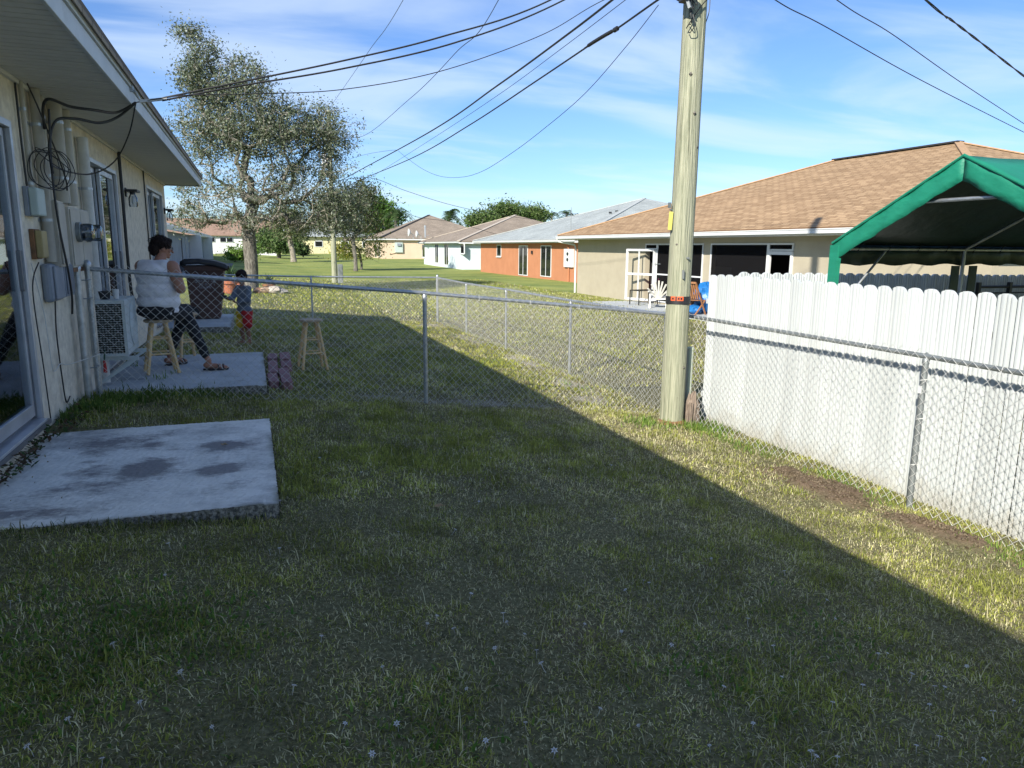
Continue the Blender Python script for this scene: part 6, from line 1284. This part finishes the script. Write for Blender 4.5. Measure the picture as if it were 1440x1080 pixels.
FP=face(pr,hc,MH,1.0); hand(pr,rw,(-.15,.9,.3),(-.8,.1,.3),1.0,.7,1); hand(pr,lw_,(.8,.1,.45),(.1,-.8,.3),1.0,.7,-1)
body=blob('body',pr,skin,PE,vox=.0065,smooth=3)
tk_=[('e',TP(0,.02,.70),(.245,.20,.09),MT),('e',TP(0,.035,.80),(.262,.212,.13),MT),('e',TP(0,.04,.93),(.262,.21,.16),MT),('e',TP(0,.03,1.07),(.245,.185,.17),MT),('c',TP(-.15,.02,1.20),.082,TP(.15,.02,1.20),.082),('e',TP(0,-.02,1.12),(.225,.15,.13),MT)]
blob('tank_top',tk_,tank,PE,vox=.010,smooth=8,noise=(.0055,46))
pt=[('e',hp+Vector((0,0,-.0)),(.245,.20,.11),MT),('e',TP(0,.08,.68),(.225,.17,.085),MT),('c',rh,.115,rk,.078),('c',rk,.078,rk.lerp(ra_,.35),.072),('c',rk.lerp(ra_,.35),.070,rk.lerp(ra_,.88),.050),('c',lh,.115,lk,.078),('c',lk,.078,lk.lerp(la_,.35),.072),('c',lk.lerp(la_,.35),.07,lk.lerp(la_,.88),.05)]
blob('trousers',pt,pants,PE,vox=.010,smooth=5,noise=(.005,40))
hr=[('e',FP(0,-.022,.052),(.098,.116,.096),MH),('e',FP(0,-.088,-.01),(.088,.062,.09),MH),('e',FP(0,-.085,-.05),(.06,.04,.045),MH),('e',FP(.0,.045,.098),(.066,.055,.034),MH)]
rr_=random.Random(12)
for i in range(34):
    a=rr_.uniform(0,6.28); e=rr_.uniform(-.5,1.4); u=Vector((math.cos(a)*math.cos(e)*.086,math.sin(a)*math.cos(e)*.1-.03,.045+math.sin(e)*.088))
    if u.y>.045 and u.z<.07: continue
    if abs(u.x)>.06 and u.y>-.01 and u.z<.02: continue
    hr.append(('e',Vector(hc)+MH@u,(.022,.022,.018)))
blob('hair',hr,hair_m,PE,vox=.007,smooth=1,noise=(.003,150))
lh_=MB(); rr_=random.Random(31)
for i in range(120):
    a=rr_.uniform(0,6.28); e=rr_.uniform(-.7,1.5); n_=Vector((math.cos(a)*math.cos(e),math.sin(a)*math.cos(e),math.sin(e))); b_=Vector((n_.x*.094,n_.y*.112-.028,.05+n_.z*.094))
    if b_.y>.04 and b_.z<.07: continue
    t_=Vector((rr_.uniform(-1,1),rr_.uniform(-1,.3),rr_.uniform(-.6,.6)))*.022; lh_.tube([Vector(hc)+MH@b_,Vector(hc)+MH@(b_+n_*.010+t_*.5),Vector(hc)+MH@(b_+n_*rr_.uniform(.008,.022)+t_)],[.003,.002,.0008],4)
lh_.build('loose_hair',hair_m,PE,kind='stuff')
gm_=MB()
for s in (-1,1):
    c0=FP(s*.034,.100,.012); gm_.tube([c0+MH@Vector((.024*math.cos(a*math.pi/8),0,.018*math.sin(a*math.pi/8))) for a in range(17)],.0025,6,False); gm_.tube([FP(s*.058,.098,.016),FP(s*.08,.05,.012),FP(s*.086,-.01,.004)],.0025,5)
gm_.tube([FP(-.010,.106,.016),FP(.010,.106,.016)],.0025,5); gm_.build('spectacles',black_m,PE)
em=MB()
for s in (-1,1): v_,f_=sphere_vs(FP(s*.033,.086,.012),(.012,.008,.009),MH,10,6); em.add(v_,f_)
em.build('eyes',lens_w,PE,smooth=True)
def sandal(an,d,lab):
    d=Vector(d).normalized(); sd=Vector((-d.y,d.x,0)); c=Vector((an.x,an.y,-.027)); m=MB(); vs=[]; n=20
    for zz_ in (.002,.022):
        for i in range(n):
            a=2*math.pi*i/n; l=.145*math.cos(a)+.075; w=.047*math.sin(a)*(1+.15*math.cos(a)); p=c+d*l+sd*w; vs.append((p.x,p.y,c.z+zz_))
    m.add(vs,[tuple(range(n-1,-1,-1)),tuple(range(n,2*n))]+[(i,(i+1)%n,n+(i+1)%n,n+i) for i in range(n)]); s_o=m.build('sandal',black_m,PE,bevel=.003)
    for off,mt in ((.135,lens_w),(.155,black_m),(.10,black_m)):
        MB().tube([c+d*(off+.006*abs(k-3))+sd*(.050*math.cos(math.pi*k/6))+Vector((0,0,.018+.052*math.sin(math.pi*k/6))) for k in range(7)],.007 if mt is black_m else .004,6).build('strap',mt,s_o)
sandal(ra_,(1,-.06,0),''); sandal(la_,(.85,.5,0),'')
t=thing('mobile_phone','dark mobile phone held in the hands of the seated person','phone',(-.80,9.62,1.19)); MB().bar((-.86,9.60,1.09),(-.79,9.66,1.19),.075,.009,up=(.5,-.6,.5)).build('case',black_m,t,bevel=.003); MB().bar((-.866,9.594,1.095),(-.796,9.654,1.186),.066,.002,up=(.5,-.6,.5)).build('screen',dark_room,t)
# child on the grass
cz0=gz(-.16,12.73); CH=thing('person','small child in slate blue long sleeved top and yellow and red shorts on the grass','person',(-.16,12.73,cz0))
FC=Vector((-.72,-.69,0)).normalized(); RC=FC.cross(Vector((0,0,1))); MC=frame3(FC); cb=Vector((-.15,12.73,0))
def CP(r,f,z): return cb+RC*r+FC*f+Vector((0,0,cz0+z))
chd=CP(0,.02,1.085); MHc=frame3((-.5,-.80,-.38))
rsC=CP(.115,0,.905); lsC=CP(-.115,0,.905); reC=CP(.17,.02,.72); rwC=CP(.09,.17,.66); leC=CP(-.17,.08,.74); lwC=Vector((-.33,12.60,cz0+.735))
# arm towards the toy on the left of the picture
armS,armE,armW=(rsC,CP(.12,.12,.75),Vector((-.385,12.60,cz0+.745)))
othS,othE,othW=(lsC,CP(-.155,.05,.72),CP(-.02,.15,.68))
pr=[('e',CP(0,0,.50),(.105,.08,.08),MC),('e',CP(0,.005,.64),(.10,.08,.12),MC),('e',CP(0,0,.80),(.105,.075,.12),MC),('c',CP(-.09,0,.895),.045,CP(.09,0,.895),.045),('c',CP(0,0,.90),.038,chd-Vector((0,0,.06)),.036),
 ('c',armS,.038,armE,.03),('c',armE,.03,armW,.02),('c',othS,.038,othE,.03),('c',othE,.03,othW,.02)]
for s in (1,-1):
    kn=CP(s*.065,.02,.27); an=CP(s*.07,-.01,.05); pr+=[('c',CP(s*.055,0,.48),.065,kn,.042),('c',kn,.041,kn.lerp(an,.35),.040),('c',kn.lerp(an,.35),.04,an,.026),('c',an-Vector((0,0,.025)),.026,an+FC*.075-Vector((0,0,.034)),.024),('c',an+FC*.075-Vector((0,0,.034)),.024,an+FC*.115-Vector((0,0,.040)),.015)]
face(pr,chd,MHc,.92); hand(pr,armW,(-.9,-.2,.3),(0,.2,1),.68,.8,1); hand(pr,othW,(-.7,-.6,.2),(0,.2,1),.68,.8,-1)
blob('body',pr,skin_child,CH,vox=.006,smooth=3)
sh=[('e',CP(0,0,.56),(.135,.105,.09),MC),('e',CP(0,.005,.68),(.125,.10,.13),MC),('e',CP(0,0,.81),(.125,.09,.12),MC),('c',CP(-.09,0,.90),.056,CP(.09,0,.90),.056),('c',armS,.054,armE,.046),('c',armE,.045,armE.lerp(armW,.85),.034),('c',othS,.054,othE,.046),('c',othE,.045,othE.lerp(othW,.85),.034)]
blob('long_sleeved_top',sh,navy,CH,vox=.007,smooth=6,noise=(.004,55))
for s,mt,nm in ((1,yellow_c,'yellow half of the shorts'),(-1,red_c,'red half of the shorts')):
    kn=CP(s*.075,.02,.32); blob('shorts_leg',[('e',CP(s*.058,0,.50),(.075,.112,.085),MC),('c',CP(s*.062,0,.48),.082,kn,.080)],mt,CH,vox=.008,smooth=4,noise=(.003,60),label=nm)
P2=lambda x,y,z: Vector(chd)+MHc@Vector((x*.92,y*.92,z*.92))
hr=[('e',P2(0,-.02,.045),(.082,.096,.082),MHc),('e',P2(0,-.06,0),(.074,.05,.08),MHc),('e',P2(0,.05,.085),(.062,.045,.03),MHc)]
blob('hair',hr,hair_m,CH,vox=.007,smooth=2,noise=(.002,120))
em=MB()
for s in (-1,1): v_,f_=sphere_vs(P2(s*.033,.086,.012),(.011,.008,.009),MHc,10,6); em.add(v_,f_)
em.build('eyes',black_m,CH,smooth=True)
t=thing('toy','small dark toy held out in the hand of the child','toy',armW)
q=armW+Vector((-.055,-.01,.03)); MB().box(q.x-.05,q.y-.025,q.z-.02,q.x+.04,q.y+.025,q.z+.03).bar(q+Vector((-.02,0,.02)),q+Vector((.0,0,.075)),.03,.025).build('body',black_m,t,bevel=.008)
for a in (-.03,.025): MB().lathe((q.x+a,q.y-.03,q.z-.02),[(.018,0),(.018,.06)],12,axis='y').build('wheel',black_rub,t)
# ------------------------------------------------------------------ star flowers in the lawn
def flower_mb():
    m=MB()
    m.tube([(0,0,0),(.004,.002,.03),(.002,.004,.058)],.0012,4)
    for k in range(6):
        a=k*math.pi/3; d=Vector((math.cos(a),math.sin(a),0)); s=Vector((-d.y,d.x,0)); c=Vector((.002,.004,.058))
        m.add([c+d*.002,c+d*.009+s*.0042+Vector((0,0,.004)),c+d*.019+Vector((0,0,.001)),c+d*.009-s*.0042+Vector((0,0,.004))],[(0,1,2,3)])
    return m
pts_=[(100,1003),(45,1043),(343,707),(318,694),(163,900),(26,832),(12,840),(258,938),(240,760),(232,800),(380,768),(393,766),(395,700),(660,958),(672,700),(640,880),(708,862),(716,866),(735,884),(755,910),(768,930),(812,845),(820,870),(885,825),(905,812),(914,815),(1053,868),(1090,905),(1160,838),(1172,862),(1236,914),(1247,912),(1318,962),(1328,960),(1310,985),(1322,1034),(1290,1043),(1203,1076),(1178,1060),(1144,1058),(1098,945),(1143,1055),(1170,985),(600,870),(612,861),(560,742),(635,741),(862,724),(1002,780),(980,722),(920,795),(778,1048),(680,1035),(1014,960),(875,880),(700,905),(660,830),(1280,945),(1400,1000),(1362,930),(1426,978),(580,688),(505,660),(450,640),(690,640),(770,655),(860,650),(955,700),(1040,660),(540,930),(450,890),(480,1010),(410,960),(520,1050),(200,980),(140,1060),(300,1010),(560,1010),(940,900),(900,1010),(1000,1040),(840,990),(740,1010),(1380,1060),(1060,1010),(1225,880),(1105,800),(1215,960)]
fl0=None; rg=random.Random(3)
for px,py in pts_:
    q=at_z(px,py,-.25)
    for _ in range(4): q=at_z(px,py,gz(q.x,q.y)+.05)
    if fl0 is None: fl0=flower_mb().build('flower',petal,None); o=fl0
    else: o=fl0.copy(); COL.objects.link(o)
    o.location=(q.x,q.y,gz(q.x,q.y)); o.rotation_euler=(rg.uniform(-.4,.4),rg.uniform(-.4,.4),rg.uniform(0,6)); s=rg.uniform(.5,.85)*(.8 if py<850 else .9); o.scale=(s,s,s)
    setp(o,'tiny white star shaped flower in the shaded lawn','flower','white star flowers scattered in the lawn')
